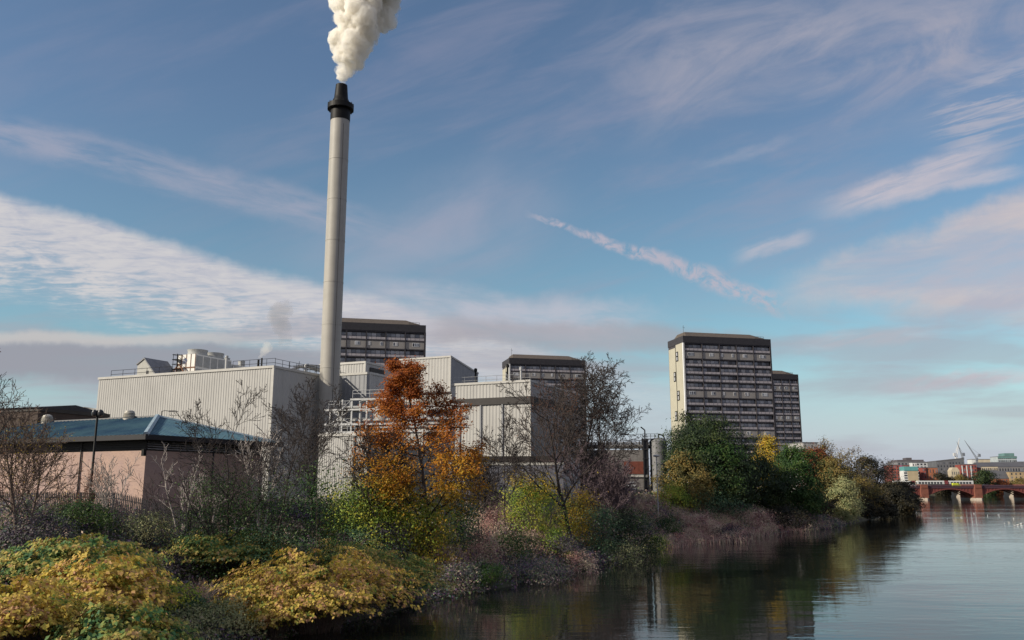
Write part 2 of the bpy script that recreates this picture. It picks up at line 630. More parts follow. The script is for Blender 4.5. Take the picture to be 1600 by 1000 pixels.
# ------------------------------------------------------------------ materials
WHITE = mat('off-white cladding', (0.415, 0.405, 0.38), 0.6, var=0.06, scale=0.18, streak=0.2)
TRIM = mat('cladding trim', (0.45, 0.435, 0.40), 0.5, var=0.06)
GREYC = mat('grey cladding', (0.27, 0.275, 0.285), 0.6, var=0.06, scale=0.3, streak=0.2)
DARKBAND = mat('dark louvre band', (0.035, 0.03, 0.028), 0.6)
ROOFGREY = mat('flat roof felt', (0.16, 0.16, 0.16), 0.9)
STEEL = mat('galvanised steel', (0.42, 0.42, 0.41), 0.5, 0.3)
DSTEEL = mat('dark painted steel', (0.03, 0.03, 0.033), 0.5)
RUST = mat('rusty steel', (0.20, 0.10, 0.055), 0.85, var=0.2)
BLACK = mat('black paint', (0.008, 0.0075, 0.007), 0.55, spec=0.18)
CONC = mat('pale concrete stack', (0.36, 0.34, 0.30), 0.55, var=0.05, scale=0.5, streak=0.22)
ROOFBLUE = mat('blue-green standing seam roof', (0.085, 0.17, 0.20), 0.5, var=0.16, scale=0.35, col2=(0.03, 0.08, 0.14), streak=.2)
ROOFRIDGE = mat('pale roof capping', (0.30, 0.38, 0.42), 0.5)
BRICKPINK = brick_mat('pink brick', (0.45, 0.29, 0.225), (0.36, 0.225, 0.18), (0.40, 0.34, 0.29), 1.0, (0.30, 0.22, 0.22))
FASCIA = mat('dark eaves fascia', (0.016, 0.015, 0.018), 0.6)
SILVER = mat('silver louvre', (0.55, 0.55, 0.56), 0.45, 0.2)
GLASS = mat('dark glass', (0.03, 0.035, 0.042), 0.12, var=0.2, spec=0.5)
CREAM = mat('cream cladding panel', (0.42, 0.395, 0.31), 0.75, var=0.04, scale=0.3, streak=0.1)
BROWNF = mat('brown fascia', (0.075, 0.062, 0.055), 0.8, var=0.1)
TCOL = mat('dark tower frame', (0.06, 0.055, 0.062), 0.8)
TGREY = mat('grey tower cladding', (0.31, 0.285, 0.26), 0.85, var=0.06, scale=0.4, streak=0.3)
TPINK = mat('pale balcony panel', (0.44, 0.40, 0.405), 0.7, var=0.08)
TROOF = mat('brown sloping roof', (0.11, 0.09, 0.075), 0.9)
WFRAME = mat('white window frame', (0.78, 0.78, 0.77), 0.5, var=0.03)
PANE = pane_mat('flat glazing', [(0, (0.15, 0.16, 0.18)), (0.28, (0.26, 0.27, 0.29)), (0.52, (0.09, 0.09, 0.10)), (0.60, (0.42, 0.42, 0.43)), (0.78, (0.03, 0.03, 0.035)), (0.86, (0.45, 0.43, 0.41))])
CITYPANE = pane_mat('city glazing', [(0, (0.03, 0.033, 0.04)), (0.5, (0.07, 0.08, 0.1)), (0.8, (0.16, 0.17, 0.19))])

ZG = 7.5                                    # level of the yard behind the bank
ROT_D = R(-23.8)                            # the distillery's grid
E1 = Vector((math.cos(ROT_D), math.sin(ROT_D), 0))
E2 = Vector((-math.sin(ROT_D), math.cos(ROT_D), 0))


def run_to(O, d, px, z):
    """length along d from O at which a vertical line at height z reaches photo column px"""
    u = (px - 800) / F_PX
    k = (z - HCAM) * ST
    return (u * (O.y * CT + k) - O.x) / (d.x - u * d.y * CT)


def clad_block(name, label, pxc, pyt, Y, pxl, depth, cat='factory building', drop=0.0, pitch=0.5, wall=None, wall_r=None, z0=None, pent=True, group=None):
    """ribbed metal building whose near corner stands at photo column pxc; local x runs left along the sunny wall, y into the depth"""
    c = at(pxc, pyt, Y)
    z0 = ZG if z0 is None else z0
    H = c.z - z0
    W = run_to(c, -E1, pxl, c.z)
    t = empty(name, (c.x, c.y, z0), ROT_D, label, cat, group)
    wall = wall or WHITE
    wall_r = wall_r or wall
    mb = MB()
    mb.polyyz([(0.0, -0.5), (depth, -0.5), (depth, H - drop), (0.0, H)], -W, 0)
    mb.corr((-W, 0), (0, 0), -0.5, H, None, pitch, 0.045, 0.02)
    mb.build('wall', wall, t)
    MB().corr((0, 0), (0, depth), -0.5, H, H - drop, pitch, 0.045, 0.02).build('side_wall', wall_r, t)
    if pent:
        r = MB()
        r.box(-W - 0.12, 0.16, -0.20, 0.14, H - 0.18, H + 0.20)
        r.polyyz([(0.14, H - 0.18), (depth + .1, H - drop - 0.18), (depth + .1, H - drop + 0.20), (0.14, H + 0.20)], -0.1, 0.16)
        r.box(-0.16, 0.165, -0.165, 0.16, -0.5, H - 0.18)
        r.build('edge_trim', TRIM, t)
    return t, W, H


def railing(mb, p0, p1, h=1.1, gap=1.8, r=0.03):
    p0, p1 = Vector(p0), Vector(p1)
    n = max(1, round((p1 - p0).length / gap))
    for i in range(n + 1):
        q = p0.lerp(p1, i / n)
        mb.tube(q, q + Vector((0, 0, h)), r * 1.2, n=4)
    for k in (0.55, 1.0):
        mb.tube(p0 + Vector((0, 0, h * k)), p1 + Vector((0, 0, h * k)), r, n=4)


# ================================================================== the distillery
# A: the long hall left of the stack
hallA, WA, HA = clad_block('distillery_hall', 'long off-white ribbed metal hall behind the blue-roofed building, cooling towers on its roof', 428, 573, 130, 155, 34)
mb = MB()
mb.box(-WA + .3, -.3, .3, 33.7, HA - .5, HA - .1)
mb.build('roof', ROOFGREY, hallA)
mb = MB()
railing(mb, (-WA + 1, 1.5, HA), (-WA + 14.8, 1.5, HA), 1.5, 2.6, .04)
mb.build('roof_railing', DSTEEL, hallA)
mb = MB()
railing(mb, (-9, 1.0, HA), (-0.6, 1.0, HA), 1.5, 1.6, .035)
railing(mb, (-0.6, 1.0, HA), (-0.6, 22, HA), 1.4, 1.8, .035)
mb.build('roof_railing', DSTEEL, hallA)
ww = hallA.matrix_world


def on_hall(lx, ly, lz=0.0):
    return Matrix.Translation(hallA.location) @ Matrix.Rotation(ROT_D, 4, 'Z') @ Vector((lx, ly, HA - .1 + lz))


def hall_x(px, ly):
    c = at(428, 573, 130)
    o = c + E2 * ly
    return -run_to(o, -E1, px, c.z)


# lean-to plant house on the roof
x0, x1 = hall_x(213, 4), hall_x(246, 4)
xm = x0 + 2.0
t = empty('roof_plant_house', on_hall(x0, 4), ROT_D, 'small grey wedge-roofed plant house near the left end of the long hall roof', 'plant house')
w = x1 - x0
MB().polyxz([(0, 0), (w, 0), (w * .32, 3.6), (0, 2.7)], 0, 5).build('wall', mat('plant house cladding', (0.40, 0.39, 0.35), 0.7, var=0.08), t)
mb = MB()
mb.polyxz([(-.15, 2.7), (w * .32, 3.72), (w * .32, 3.95), (-.2, 2.9)], -.15, 5.2)
mb.polyxz([(w * .32, 3.72), (w + .1, .02), (w + .45, .05), (w * .32, 3.95)], -.15, 5.2)
mb.build('roof', mat('plant house roof', (0.20, 0.20, 0.21), 0.6), t)
MB().box(w * .45, w * .55, -.06, .0, 0, 1.6).build('vent', DSTEEL, t)

# two cooling towers
PANEL = mat('white plant panel', (0.72, 0.70, 0.64), 0.5, var=0.05, streak=0.2)
PANELG = mat('grey plant panel', (0.36, 0.36, 0.34), 0.6, var=0.1)


def cooling(px0, px1, ly, depth, h, label, mark=False):
    x0, x1 = hall_x(px0, ly), hall_x(px1, ly)
    w = x1 - x0
    t = empty('cooling_tower', on_hall(x0, ly), ROT_D, label, 'cooling tower', 'cooling towers on the long hall roof')
    MB().box(0, w, 0, depth, 0.6, h).build('casing', PANEL, t)
    mb = MB()
    n = 4
    for i in range(n + 1):
        mb.box(i * w / n - .06, i * w / n + .06, -.06, -.005, .5, h + .05)
    mb.box(-.08, w + .08, -.08, -.008, h * .52 - .1, h * .52 + .1)
    mb.build('panel_joint', RUST, t)
    mb = MB()
    for k in range(5):
        mb.box(w + .003, w + .05, .2 + k * depth / 5, k * depth / 5 + depth / 5 - .1, 1.0, h * .48)
        mb.box(w + .003, w + .05, .2 + k * depth / 5, k * depth / 5 + depth / 5 - .1, h * .56, h - .25)
    mb.build('louvre_panel', PANELG, t)
    for k in (0.28, 0.74):
        MB().lathe((w * .5, depth * k, h), [(w * .44, 0), (w * .42, .35), (w * .40, .6), (w * .43, 1.1), (w * .38, 1.1), (w * .34, .4)], 24).build('fan_cowl', PANELG, t, True)
    for x in (.15, w - .15):
        for y in (.15, depth - .15):
            MB().box(x - .12, x + .12, y - .12, y + .12, -.05, .6).build('leg', RUST, t)
    if mark:
        mb = MB()
        cx, cz, rr = w * .43, h * .78, .42
        N = 24
        for i in range(N):
            a0, a1 = 2 * math.pi * i / N, 2 * math.pi * (i + 1) / N
            mb.add([(cx + rr * math.cos(a0), -.075, cz + rr * math.sin(a0)), (cx + rr * math.cos(a1), -.075, cz + rr * math.sin(a1)),
                    (cx + rr * .72 * math.cos(a1), -.075, cz + rr * .72 * math.sin(a1)), (cx + rr * .72 * math.cos(a0), -.075, cz + rr * .72 * math.sin(a0))], [(0, 1, 2, 3)])
        mb.add([(cx - .18, -.078, cz - .22), (cx - .04, -.078, cz - .26), (cx + .19, -.078, cz + .22), (cx + .05, -.078, cz + .26)], [(0, 1, 2, 3)])
        mb.build('emblem', mat('blue emblem paint', (0.04, 0.08, 0.22), 0.5), t)
    return t


cooling(275, 303, 9, 9.0, 4.9, 'nearer white cooling tower with a round blue emblem, rust stained joints and two cowls', True)
cooling(331, 341, 17, 9.0, 4.6, 'further narrow cooling tower in the gap right of the emblem-marked one')
# ladder cage left of the cooling tower
xx = hall_x(268, 8)
t = empty('ladder_cage', on_hall(xx, 8), ROT_D, 'dark caged ladder frame rising left of the emblem-marked cooling tower', 'ladder cage')
for a in (0, .9):
    for b in (0, .9):
        MB().tube((a, b, 0), (a, b, 5.0), .06, n=4).build('upright', DSTEEL, t)
for k in range(6):
    z = .6 + k * .85
    mb = MB().path([(-.15, -.1, z), (1.0, -.1, z), (1.0, 1.0, z), (-.1, 1.0, z), (-.15, -.1, z)], .05, 4)
    mb.build('hoop', DSTEEL, t)
    if k in (2, 4): MB().box(-.2, 1.0, -.05, .95, z - .09, z - .052).build('landing', DSTEEL, t)
t = empty('rusty_pipe', on_hall(hall_x(274, 8.2), 8.2), ROT_D, 'rusty pipe bent down the front of the emblem-marked cooling tower', 'pipe')
MB().path([(0, 0, 0), (0.0, 0, 2.6), (.5, 0, 3.1), (1.0, 0, 2.6), (2.9, 0, .3)], .14, 8).build('pipe_run', RUST, t, True)
MB().path([(-.5, 0, 0), (-.5, 0, 2.2), (0.0, 0, 2.6)], .12, 8).build('branch_pipe', RUST, t, True)
t = empty('roof_flue', on_hall(hall_x(352, 12), 12), ROT_D, 'thin pale flue pipe standing right of the cooling towers', 'flue')
MB().lathe((0, 0, 0), [(.22, 0), (.22, 4.4), (.28, 4.4), (.28, 4.7), (.2, 4.7)], 12).build('pipe', STEEL, t, True)
MB().box(-.5, .5, -.5, .5, -.02, .35).build('base', DSTEEL, t)
# small stacks in front of the steam and pipework at right end of roof
t = empty('vent_pair', on_hall(hall_x(403, 3), 3), ROT_D, 'pair of short dark vents under a steam puff on the long hall roof', 'roof vents')
MB().lathe((0, 0, 0), [(.17, 0), (.17, 1.9), (.12, 1.9)], 10).build('vent', BLACK, t, True)
MB().lathe((.5, .2, 0), [(.13, 0), (.13, 2.2), (.1, 2.2)], 10).build('vent', BLACK, t, True)
t = empty('roof_pipework', on_hall(-1.5, 6), ROT_D, 'tangle of pale and dark pipes on the roof between hall corner and stack', 'pipework')
mb = MB()
rr = random.Random(4)
mb.path([(0, 0, .4), (0, 2, 1.3), (0.2, 9, 1.6), (0.2, 13, .4)], .22, 8)
mb.path([(-.9, 1, .3), (-.9, 4, 1.7), (-.9, 11, 1.2), (-.6, 14, .2)], .18, 8)
mb.path([(.5, 3, .2), (.5, 3, 1.6), (.5, 8, 2.0), (.5, 10, .2)], .16, 8)
mb.build('pipe_run', STEEL, t, True)
for k in range(6):
    y = 1 + 2.3 * k
    mb = MB(); mb.tube((-1.2, y, -.05), (-1.2, y, 1.9), .05, n=4); mb.tube((.8, y, -.05), (.8, y, 1.9), .05, n=4); mb.tube((-1.2, y, 1.2), (.8, y, 1.2), .05, n=4)
    mb.build('support_frame', DSTEEL, t)

# B: sheds right behind the stack
shedB, WB, HB = clad_block('process_shed', 'tall pale ribbed shed right behind the stack with a dark louvre under its roof edge', 571, 566, 152, 500, 14, pitch=0.6)
MB().box(.12, .22, 1.3, 6.2, HB - 3.8, HB - .75).build('louvre', DARKBAND, shedB)
MB().box(-WB, 0, .2, 14, HB - .1, HB + .05).build('roof', ROOFGREY, shedB)
MB().lathe((-7.0, 1.2, HB), [(.45, 0), (.45, .7), (.7, .9), (.7, 1.3), (.2, 1.6)], 14).build('roof_vent', STEEL, shedB, True)
shedB2, W_, H_ = clad_block('low_process_block', 'lower flat-topped pale block in front of the louvred shed, right of the stack', 578, 583, 143, 505, 9, pitch=0.75)
MB().box(-W_, 0, .2, 9, H_ - .1, H_ + .05).build('roof', ROOFGREY, shedB2)
MB().corr((-5.4, -.16), (0, -.16), 0, H_ - .3, None, .9, .06, .02).build('bay_cladding', GREYC, shedB2)
MB().box(-6.6, -3.8, -.35, -.13, H_ - 6.4, H_ - 5.8).build('vent_hood', DARKBAND, shedB2)

# C: tall pent shed
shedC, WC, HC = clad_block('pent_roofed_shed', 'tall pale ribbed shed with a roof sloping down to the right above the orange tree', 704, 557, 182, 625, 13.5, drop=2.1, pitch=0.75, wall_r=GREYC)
MB().polyyz([(.1, HC), (13.5, HC - 2.1), (13.5, HC - 2.0), (.1, HC + .1)], -WC, 0).build('roof', ROOFGREY, shedC)
c_ = at(704, 557, 165)
t = empty('link_building', (at(700, 628, 172).x, 172, ZG), ROT_D, 'low pale link building in the gap left of the banded block', 'factory building')
hh = at(690, 613, 170).z - ZG
mb = MB(); mb.box(-12, 4, 0, 10, -.5, hh); mb.corr((-12, 0), (4, 0), -.5, hh, None, .6, .08, .02); mb.build('wall', WHITE, t)
MB().box(-12.2, 4.2, -.3, 10.2, hh, hh + .35).build('roof_edge', DARKBAND, t)

# D: the block with a dark band
blockD, WD, HD = clad_block('banded_block', 'off-white ribbed block with a dark brown band around it, right of the orange tree', 828, 595, 140, 706, 25, pitch=0.6, z0=ZG - 3)
zb0, zb1 = at(828, 630, 140).z - ZG + 3, at(828, 619, 140).z - ZG + 3
mb = MB()
mb.box(-WD - .1, .22, -.30, -.115, zb0, zb1)
mb.box(.115, .30, -.115, 25, zb0 + .002, zb1 - .002)
mb.build('louvre_band', DARKBAND, blockD)
MB().box(-WD + .2, -.2, .2, 24.8, HD - .5, HD - .1).build('roof', ROOFGREY, blockD)
mb = MB(); railing(mb, (-WD, .8, HD - .1), (-.3, .8, HD - .1), 1.4, 2.0, .03); mb.build('roof_railing', STEEL, blockD)
dl = lambda px, ly: -run_to(at(828, 595, 140) + E2 * ly, -E1, px, HD + ZG - 3)
for (px, hgt, lab) in ((743, 3.2, 'short dark flue on the banded block left of the grey flat tower'), (793, 3.6, 'dark capped flue at the left edge of the middle flat tower'), (814, 3.0, 'pale steel flue in front of the middle flat tower')):
    x = dl(px, 3)
    o = Matrix.Translation(blockD.location) @ Matrix.Rotation(ROT_D, 4, 'Z') @ Vector((x, 3, HD - .1))
    t = empty('roof_flue', o, ROT_D, lab, 'flue', 'flues on the banded block')
    MB().lathe((0, 0, 0), [(.17, 0), (.17, hgt - .6), (.28, hgt - .6), (.28, hgt - .1), (.1, hgt)], 12).build('pipe', STEEL if 'pale' in lab else BLACK, t, True)
    MB().box(-.35, .35, -.35, .35, -.02, .4).build('base', DSTEEL, t)
mb = MB()
for k in range(3):
    mb.box(-WD + 1.5 + k * 4, -WD + 1.75 + k * 4, -.28, -.13, 0, zb0)
mb.build('downpipe', GREYC, blockD)

# low corrugated store and pipe rack before the stack
shedL, WL, HL = clad_block('corrugated_store', 'low white corrugated store under the pipe rack at the foot of the stack', 574, 678, 112, 499, 8, pitch=0.35)
MB().box(-WL, 0, .1, 8, HL - .05, HL + .1).build('roof', ROOFGREY, shedL)
MB().box(-1.9, -1.75, -.2, -.13, 0, HL - .2).build('downpipe', DSTEEL, shedL)

rk0 = at(512, 690, 117)
t = empty('pipe_rack', (rk0.x, rk0.y, ZG), ROT_D * .6, 'pale steel pipe rack with cross bracing and platforms below the stack', 'pipe rack')
zf = lambda py: at(540, py, 117).z - ZG
Z1, Z2, Z3, Z4 = zf(676), zf(664), zf(641), zf(625)
W4 = 9.5
mb = MB()
for x in (0.2, 2.0, 3.4, 5.6, W4):
    for y in (0, 2.6):
        mb.box(x - .1, x + .1, y - .1, y + .1, 0, Z4 if x > 1 else Z3)
mb.build('column', mat('pale painted steel', (0.5, 0.5, 0.49), 0.5), t)
mb = MB()
for z in (Z1, Z2, Z3):
    mb.box(-.6, W4 + 8, -.18, -.11, z - .12, z + .12)
    mb.box(-.6, W4 + 3, 2.7, 2.9, z - .12, z + .12)
mb.box(3.2, W4 + 2, -.2, -.112, Z4 - .15, Z4 + .1)
mb.build('beam', MATS['pale painted steel'], t)
mb = MB()
mb.tube((.2, -.14, Z2), (3.4, -.14, Z3), .08, n=4); mb.tube((.2, -.16, Z3), (3.4, -.16, Z2), .08, n=4)
mb.tube((2.0, -.14, Z3), (3.4, -.14, Z4), .07, n=4); mb.tube((.2, -.14, Z1), (2.0, -.14, Z2), .06, n=4)
mb.build('cross_brace', MATS['pale painted steel'], t)
mb = MB()
for z, a, b in ((Z1, -.5, W4), (Z2 + .05, -.5, 5.6), (Z3, 0, 3.4), (Z4, 3.4, W4 + 1.8)):
    mb.box(a, b, 0.0, 2.7, z + .121, z + .2)
mb.build('platform', DSTEEL, t)
mb = MB()
railing(mb, (-.5, -.05, Z1 + .2), (4, -.05, Z1 + .2), 1.0, 1.1, .04)
railing(mb, (0, -.05, Z3 + .2), (3.2, -.05, Z3 + .2), 1.0, .9, .04)
railing(mb, (3.5, -.05, Z4 + .2), (W4 + 1.5, -.05, Z4 + .2), 1.0, 1.2, .04)
mb.build('railing', MATS['pale painted steel'], t)
mb = MB()
for z, y, r_ in ((Z1 + .6, .8, .22), (Z1 + .55, 1.6, .16), (Z2 + .6, .6, .2), (Z2 + .75, 1.5, .28), (Z3 + .5, 1.8, .2)):
    mb.tube((1.0, y, z), (W4 + 10, y, z), r_, n=8)
mb.path([(4.5, .4, Z1), (4.5, .4, Z4 - .4), (5.1, .4, Z4 - .1), (8, .4, Z4 - .3)], .18, 8)
mb.build('pipe_run', STEEL, t, True)
mb = MB()
mb.lathe((7.4, 1.3, Z2 + .3), [(.1, 0), (1.2, .2), (1.2, 2.2), (.9, 2.6), (.1, 2.8)], 18)
mb.build('vessel', PANELG, t, True)

# ================================================================== the stack
cb = at(513, 640, 139)
ct = at(534, 187, 139)
stack = empty('chimney_stack', (cb.x, cb.y, ZG - .3), 0, 'very tall pale factory chimney with a black flanged top', 'chimney')
zt = at(534, 187, 139).z - ZG
ztop = at(534, 131, 139).z - ZG
zfl = at(534, 162, 139).z - ZG
rb, rt = 1.60, 1.64
prof = [(rb, 0)]
nb = 9
for k in range(1, nb + 1):
    z = zt * k / nb
    r_ = rb + (rt - rb) * k / nb
    prof += [(r_, z - .10), (r_ + .035, z - .09), (r_ + .035, z + .03), (r_, z + .04)] if k < nb else [(r_, z)]
sh_ = MB().lathe((0, 0, 0), prof, 48).build('shaft', CONC, stack, True)
mb = MB().lathe((0, 0, 0), [(rt + .04, zt), (rt + .06, zt + .4), (rt + .06, zfl - 1.2), (rt + .02, zfl - 1.0)], 48)
mb.build('black_band', BLACK, stack, True)
mb = MB().lathe((0, 0, 0), [(rt - .1, zfl - 1.0), (rt + .57, zfl - .9), (rt + .62, zfl - .88), (rt + .62, zfl + .02), (rt + .3, zfl + .05), (rt - .1, zfl + .3)], 48)
for k in range(16):
    a = 2 * math.pi * k / 16
    mb.tube((2.22 * math.cos(a), 2.22 * math.sin(a), zfl - 1.0), (2.22 * math.cos(a), 2.22 * math.sin(a), zfl + .25), .05, n=4)
mb.build('flange', BLACK, stack, False)
MB().lathe((0, 0, 0), [(rt - .2, zfl + .2), (rt - .25, zfl + .9), (1.22, zfl + 1.2), (1.18, zfl + 1.6), (1.0, ztop), (.88, ztop), (.88, ztop - .6)], 40).build('flue_tip', BLACK, stack, True)
mb = MB()
mb.tube((rt * .55, -rt * .84 - .02, 2), (rt * .55, -rt * .84 - .02, zt - 1), .035, n=4)
mb.build('cable', DSTEEL, stack)

# plume: a dense billowing cloud of steam, a remeshed heap of puffs filled with a volume
def plume(name, label, axis, dens, seed, voxel, n, rs=0.55, disp=0.5, dscale=1.6, col=(1, .97, .9), jitter=.55, cat='smoke', torn=0):
    rr = random.Random(seed)
    bm = bmesh.new()
    for i in range(n):
        f = (i + .5) / n
        k = f * (len(axis) - 1)
        a = min(int(k), len(axis) - 2); q = k - a
        p = Vector(axis[a][0]).lerp(Vector(axis[a + 1][0]), q)
        r = axis[a][1] * (1 - q) + axis[a + 1][1] * q
        off = Vector((rr.gauss(0, 1), rr.gauss(0, 1), rr.gauss(0, .6)))
        off = off.normalized() * r * jitter * rr.random() ** .4
        s = r * rs * (0.55 + .75 * rr.random())
        bmesh.ops.create_icosphere(bm, subdivisions=2, radius=s, matrix=Matrix.Translation(p + off))
    me = bpy.data.meshes.new(name)
    bm.to_mesh(me); bm.free()
    m = bpy.data.materials.new(name + ' vapour')
    m.use_nodes = True
    nt = m.node_tree
    nt.nodes.clear()
    K = NT(nt)
    out = K.new('ShaderNodeOutputMaterial'); pv = K.new('ShaderNodeVolumePrincipled')
    pv.inputs['Color'].default_value = (*col, 1)
    pv.inputs['Density'].default_value = dens
    pv.inputs['Anisotropy'].default_value = 0.15
    nt.links.new(pv.outputs[0], out.inputs['Volume'])
    if torn:
        tcn = K.new('ShaderNodeTexCoord').outputs['Object']
        nz = K.noise(tcn, torn, 6, 0.66, 0.4)
        K.put(pv.inputs['Density'], K.step(nz, 0.38, 0.60, 0.0, dens))
    else:
        m.cycles.homogeneous_volume = True
    o = link_mesh(name, me, m)
    tag(o, label, cat)
    md = o.modifiers.new('merge', 'REMESH'); md.mode = 'VOXEL'; md.voxel_size = voxel
    for sc_, st in ((dscale, disp), (dscale * .38, disp * .55)):
        tx = bpy.data.textures.new(name, 'CLOUDS'); tx.noise_scale = sc_; tx.noise_depth = 2
        dm = o.modifiers.new('billow', 'DISPLACE'); dm.texture = tx; dm.strength = st; dm.mid_level = .5; dm.texture_coords = 'LOCAL'
    return o


top = Vector((cb.x, cb.y, ZG + ztop - .3))
P_ = lambda px, py, w: (at(px, py, 139), w * 1.09)
plume('steam_plume', 'thick white steam plume billowing up from the tall chimney', [P_(538, 120, 1.1), P_(543, 100, 1.9), P_(549, 75, 2.9), P_(551, 50, 3.5), P_(562, 20, 4.3), P_(572, -10, 5.2), P_(588, -45, 6.5)], 2.6, 3, .2, 230, .44, 1.0, 1.4, (1, .985, .95), .88, torn=.42)
plume('steam_wisp', 'thin ragged wisp of steam at the chimney mouth under the plume', [(top, .65), P_(537, 124, .8), P_(539, 110, 1.2)], .7, 8, .16, 26, .45, .5, .7, torn=1.1)
q0 = on_hall(hall_x(405, 3), 3, 2.2)
plume('steam_puff', 'small cream puff of steam above the pair of short dark vents', [(q0, .35), (q0 + Vector((.5, 0, 1.0)), .8), (q0 + Vector((1.0, 0, 1.9)), 1.2)], .45, 5, .16, 22, .5, .5, .9)
q1 = at(425, 500, 190)
plume('grey_smoke', 'thin grey drift of smoke hanging in the sky left of the stack', [(at(448, 540, 190), 1.6), (at(440, 515, 190), 2.6), (at(430, 492, 190), 3.0), (at(452, 475, 190), 2.0)], .14, 11, .35, 40, .6, 1.2, 2.2, (.55, .52, .5), torn=.22)
# ================================================================== blue-roofed building
bc = at(228, 679, 75)
zE = bc.z - ZG
EW = 17.0
bl = empty('blue_roofed_building', (bc.x, bc.y, ZG), ROT_D + R(-2.5), 'low pink brick building with a blue-green hipped roof and dark eaves', 'building')
LB = 34.0
zR = at(245, 648, 84).z - ZG
ins = 1.1                                  # eaves overhang
zW = at(228, 702, 74).z - ZG               # top of the brick
mb = MB()
mb.box(-LB + ins, -ins, ins, EW - ins, -.5, zW)
mb.box(-LB + ins - .06, -ins + .06, ins - .06, EW - ins + .06, -.5, .55)
mb.build('wall', BRICKPINK, bl)
mb = MB()
mb.box(-LB + ins + .12, -ins - .12, ins + .12, EW - ins - .12, zW, zE)
for k in range(5):
    z = zW + .12 + k * (zE - zW - .3) / 5
    mb.box(-LB + ins, -ins, ins - .02, ins + .1, z, z + .09)
mb.build('clerestory', FASCIA, bl)
mb = MB()
for k in range(4):
    z = zW + .12 + k * (zE - zW - .5) / 4
    mb.add([(-ins - .10, ins + .1, z), (-ins - .10, EW - ins - .1, z), (-ins + .12, EW - ins - .1, z + .02), (-ins + .12, ins + .1, z + .02), (-ins - .08, ins + .1, z + .12), (-ins - .08, EW - ins - .1, z + .12)],
           [(0, 1, 2, 3), (3, 2, 5, 4)])
mb.build('louvre', SILVER, bl)
# roof with raised seams
mb = MB()
hx = EW / 2
A_, B_, C_, D_ = (0, 0, zE), (0, EW, zE), (-hx, EW / 2, zR), (-LB + hx, EW / 2, zR)
E_, F_ = (-LB, 0, zE), (-LB, EW, zE)
mb.add([A_, B_, C_, D_, E_, F_], [(0, 2, 3, 4), (0, 1, 2), (1, 5, 3, 2), (5, 4, 3)])
n = 58
for i in range(1, n):
    x = -LB * i / n
    t_ = 1.0 if hx <= -x <= LB - hx else (min(-x, LB + x) / hx)
    mb.tube((x, 0, zE + .02), (x, EW / 2 * t_, zE + (zR - zE) * t_ + .02), .035, n=4)
for i in range(1, 30):
    y = EW * i / 30
    t_ = min(y, EW - y) / (EW / 2)
    mb.tube((0, y, zE + .02), (-hx * t_, y, zE + (zR - zE) * t_ + .02), .035, n=4)
mb.build('roof', ROOFBLUE, bl)
mb = MB()
mb.tube(A_, C_, .28, .28, 6); mb.tube(B_, C_, .2, .2, 6)
mb.build('hip_cap', ROOFRIDGE, bl)
MB().tube(C_, D_, .14, n=6).build('ridge_cap', DSTEEL, bl)
mb = MB()
mb.box(-LB - .1, .12, -.14, -.004, zE - .42, zE + .03)
mb.box(.004, .14, -.12, EW + .1, zE - .421, zE + .031)
mb.box(-LB, 0, 0, EW, zE - .38, zE - .06)
mb.build('eaves', FASCIA, bl)
MB().box(-ins + .002, -ins + .3, .6, .9, zW - .5, zW + .1).build('security_light', BLACK, bl)
mb = MB()
mb.tube((-9.5, ins - .1, 0), (-9.5, ins - .1, zE - .4), .07, n=8); mb.tube((-ins + .1, 9, 0), (-ins + .1, 9, zE - .4), .07, n=8)
mb.build('downpipe', DSTEEL, bl)
bl_m = Matrix.Translation(bl.location) @ Matrix.Rotation(bl.rotation_euler.z, 4, 'Z')
for x, lab in ((-12.2, 'round pale slatted vent near the hip end of the blue-green roof'), (-25.0, 'round pale slatted vent far left on the blue-green roof')):
    o = bl_m @ Vector((x, EW / 2 - .3, zR - .25))
    t = empty('turbine_vent', o, 0, lab, 'roof vent', 'vents on the blue-green roof')
    t.scale = (.62,) * 3
    prof = [(.95, -.1), (.95, .35)]
    for k in range(4):
        prof += [(1.05 - .05 * k, .36 + k * .26), (1.12 - .08 * k, .42 + k * .26), (.85 - .06 * k, .56 + k * .26)]
    MB().lathe((0, 0, 0), prof, 20).build('slats', mat('weathered aluminium', (.46, .43, .37), .5, .2), t, True)
    MB().lathe((0, 0, 1.36), [(.75, 0), (.72, .12), (.3, .3), (.02, .32)], 20).build('cap', MATS['weathered aluminium'], t, True)

# buildings at far left
def simple_block(name, label, cat, pa, pb, Y, z0, mats, depth=14, rz=0.0, group=None):
    a, b = at(*pa, Y), at(*pb, Y)
    t = empty(name, (a.x, Y, z0), rz, label, cat, group)
    w = (b.x - a.x) / math.cos(rz)
    h = a.z - z0
    MB().box(0, w, 0, depth, -.5, h).build('wall', mats[0], t)
    MB().box(-.15, w + .15, -.15, depth + .15, h, h + .5).build('parapet', mats[1], t)
    return t, w, h


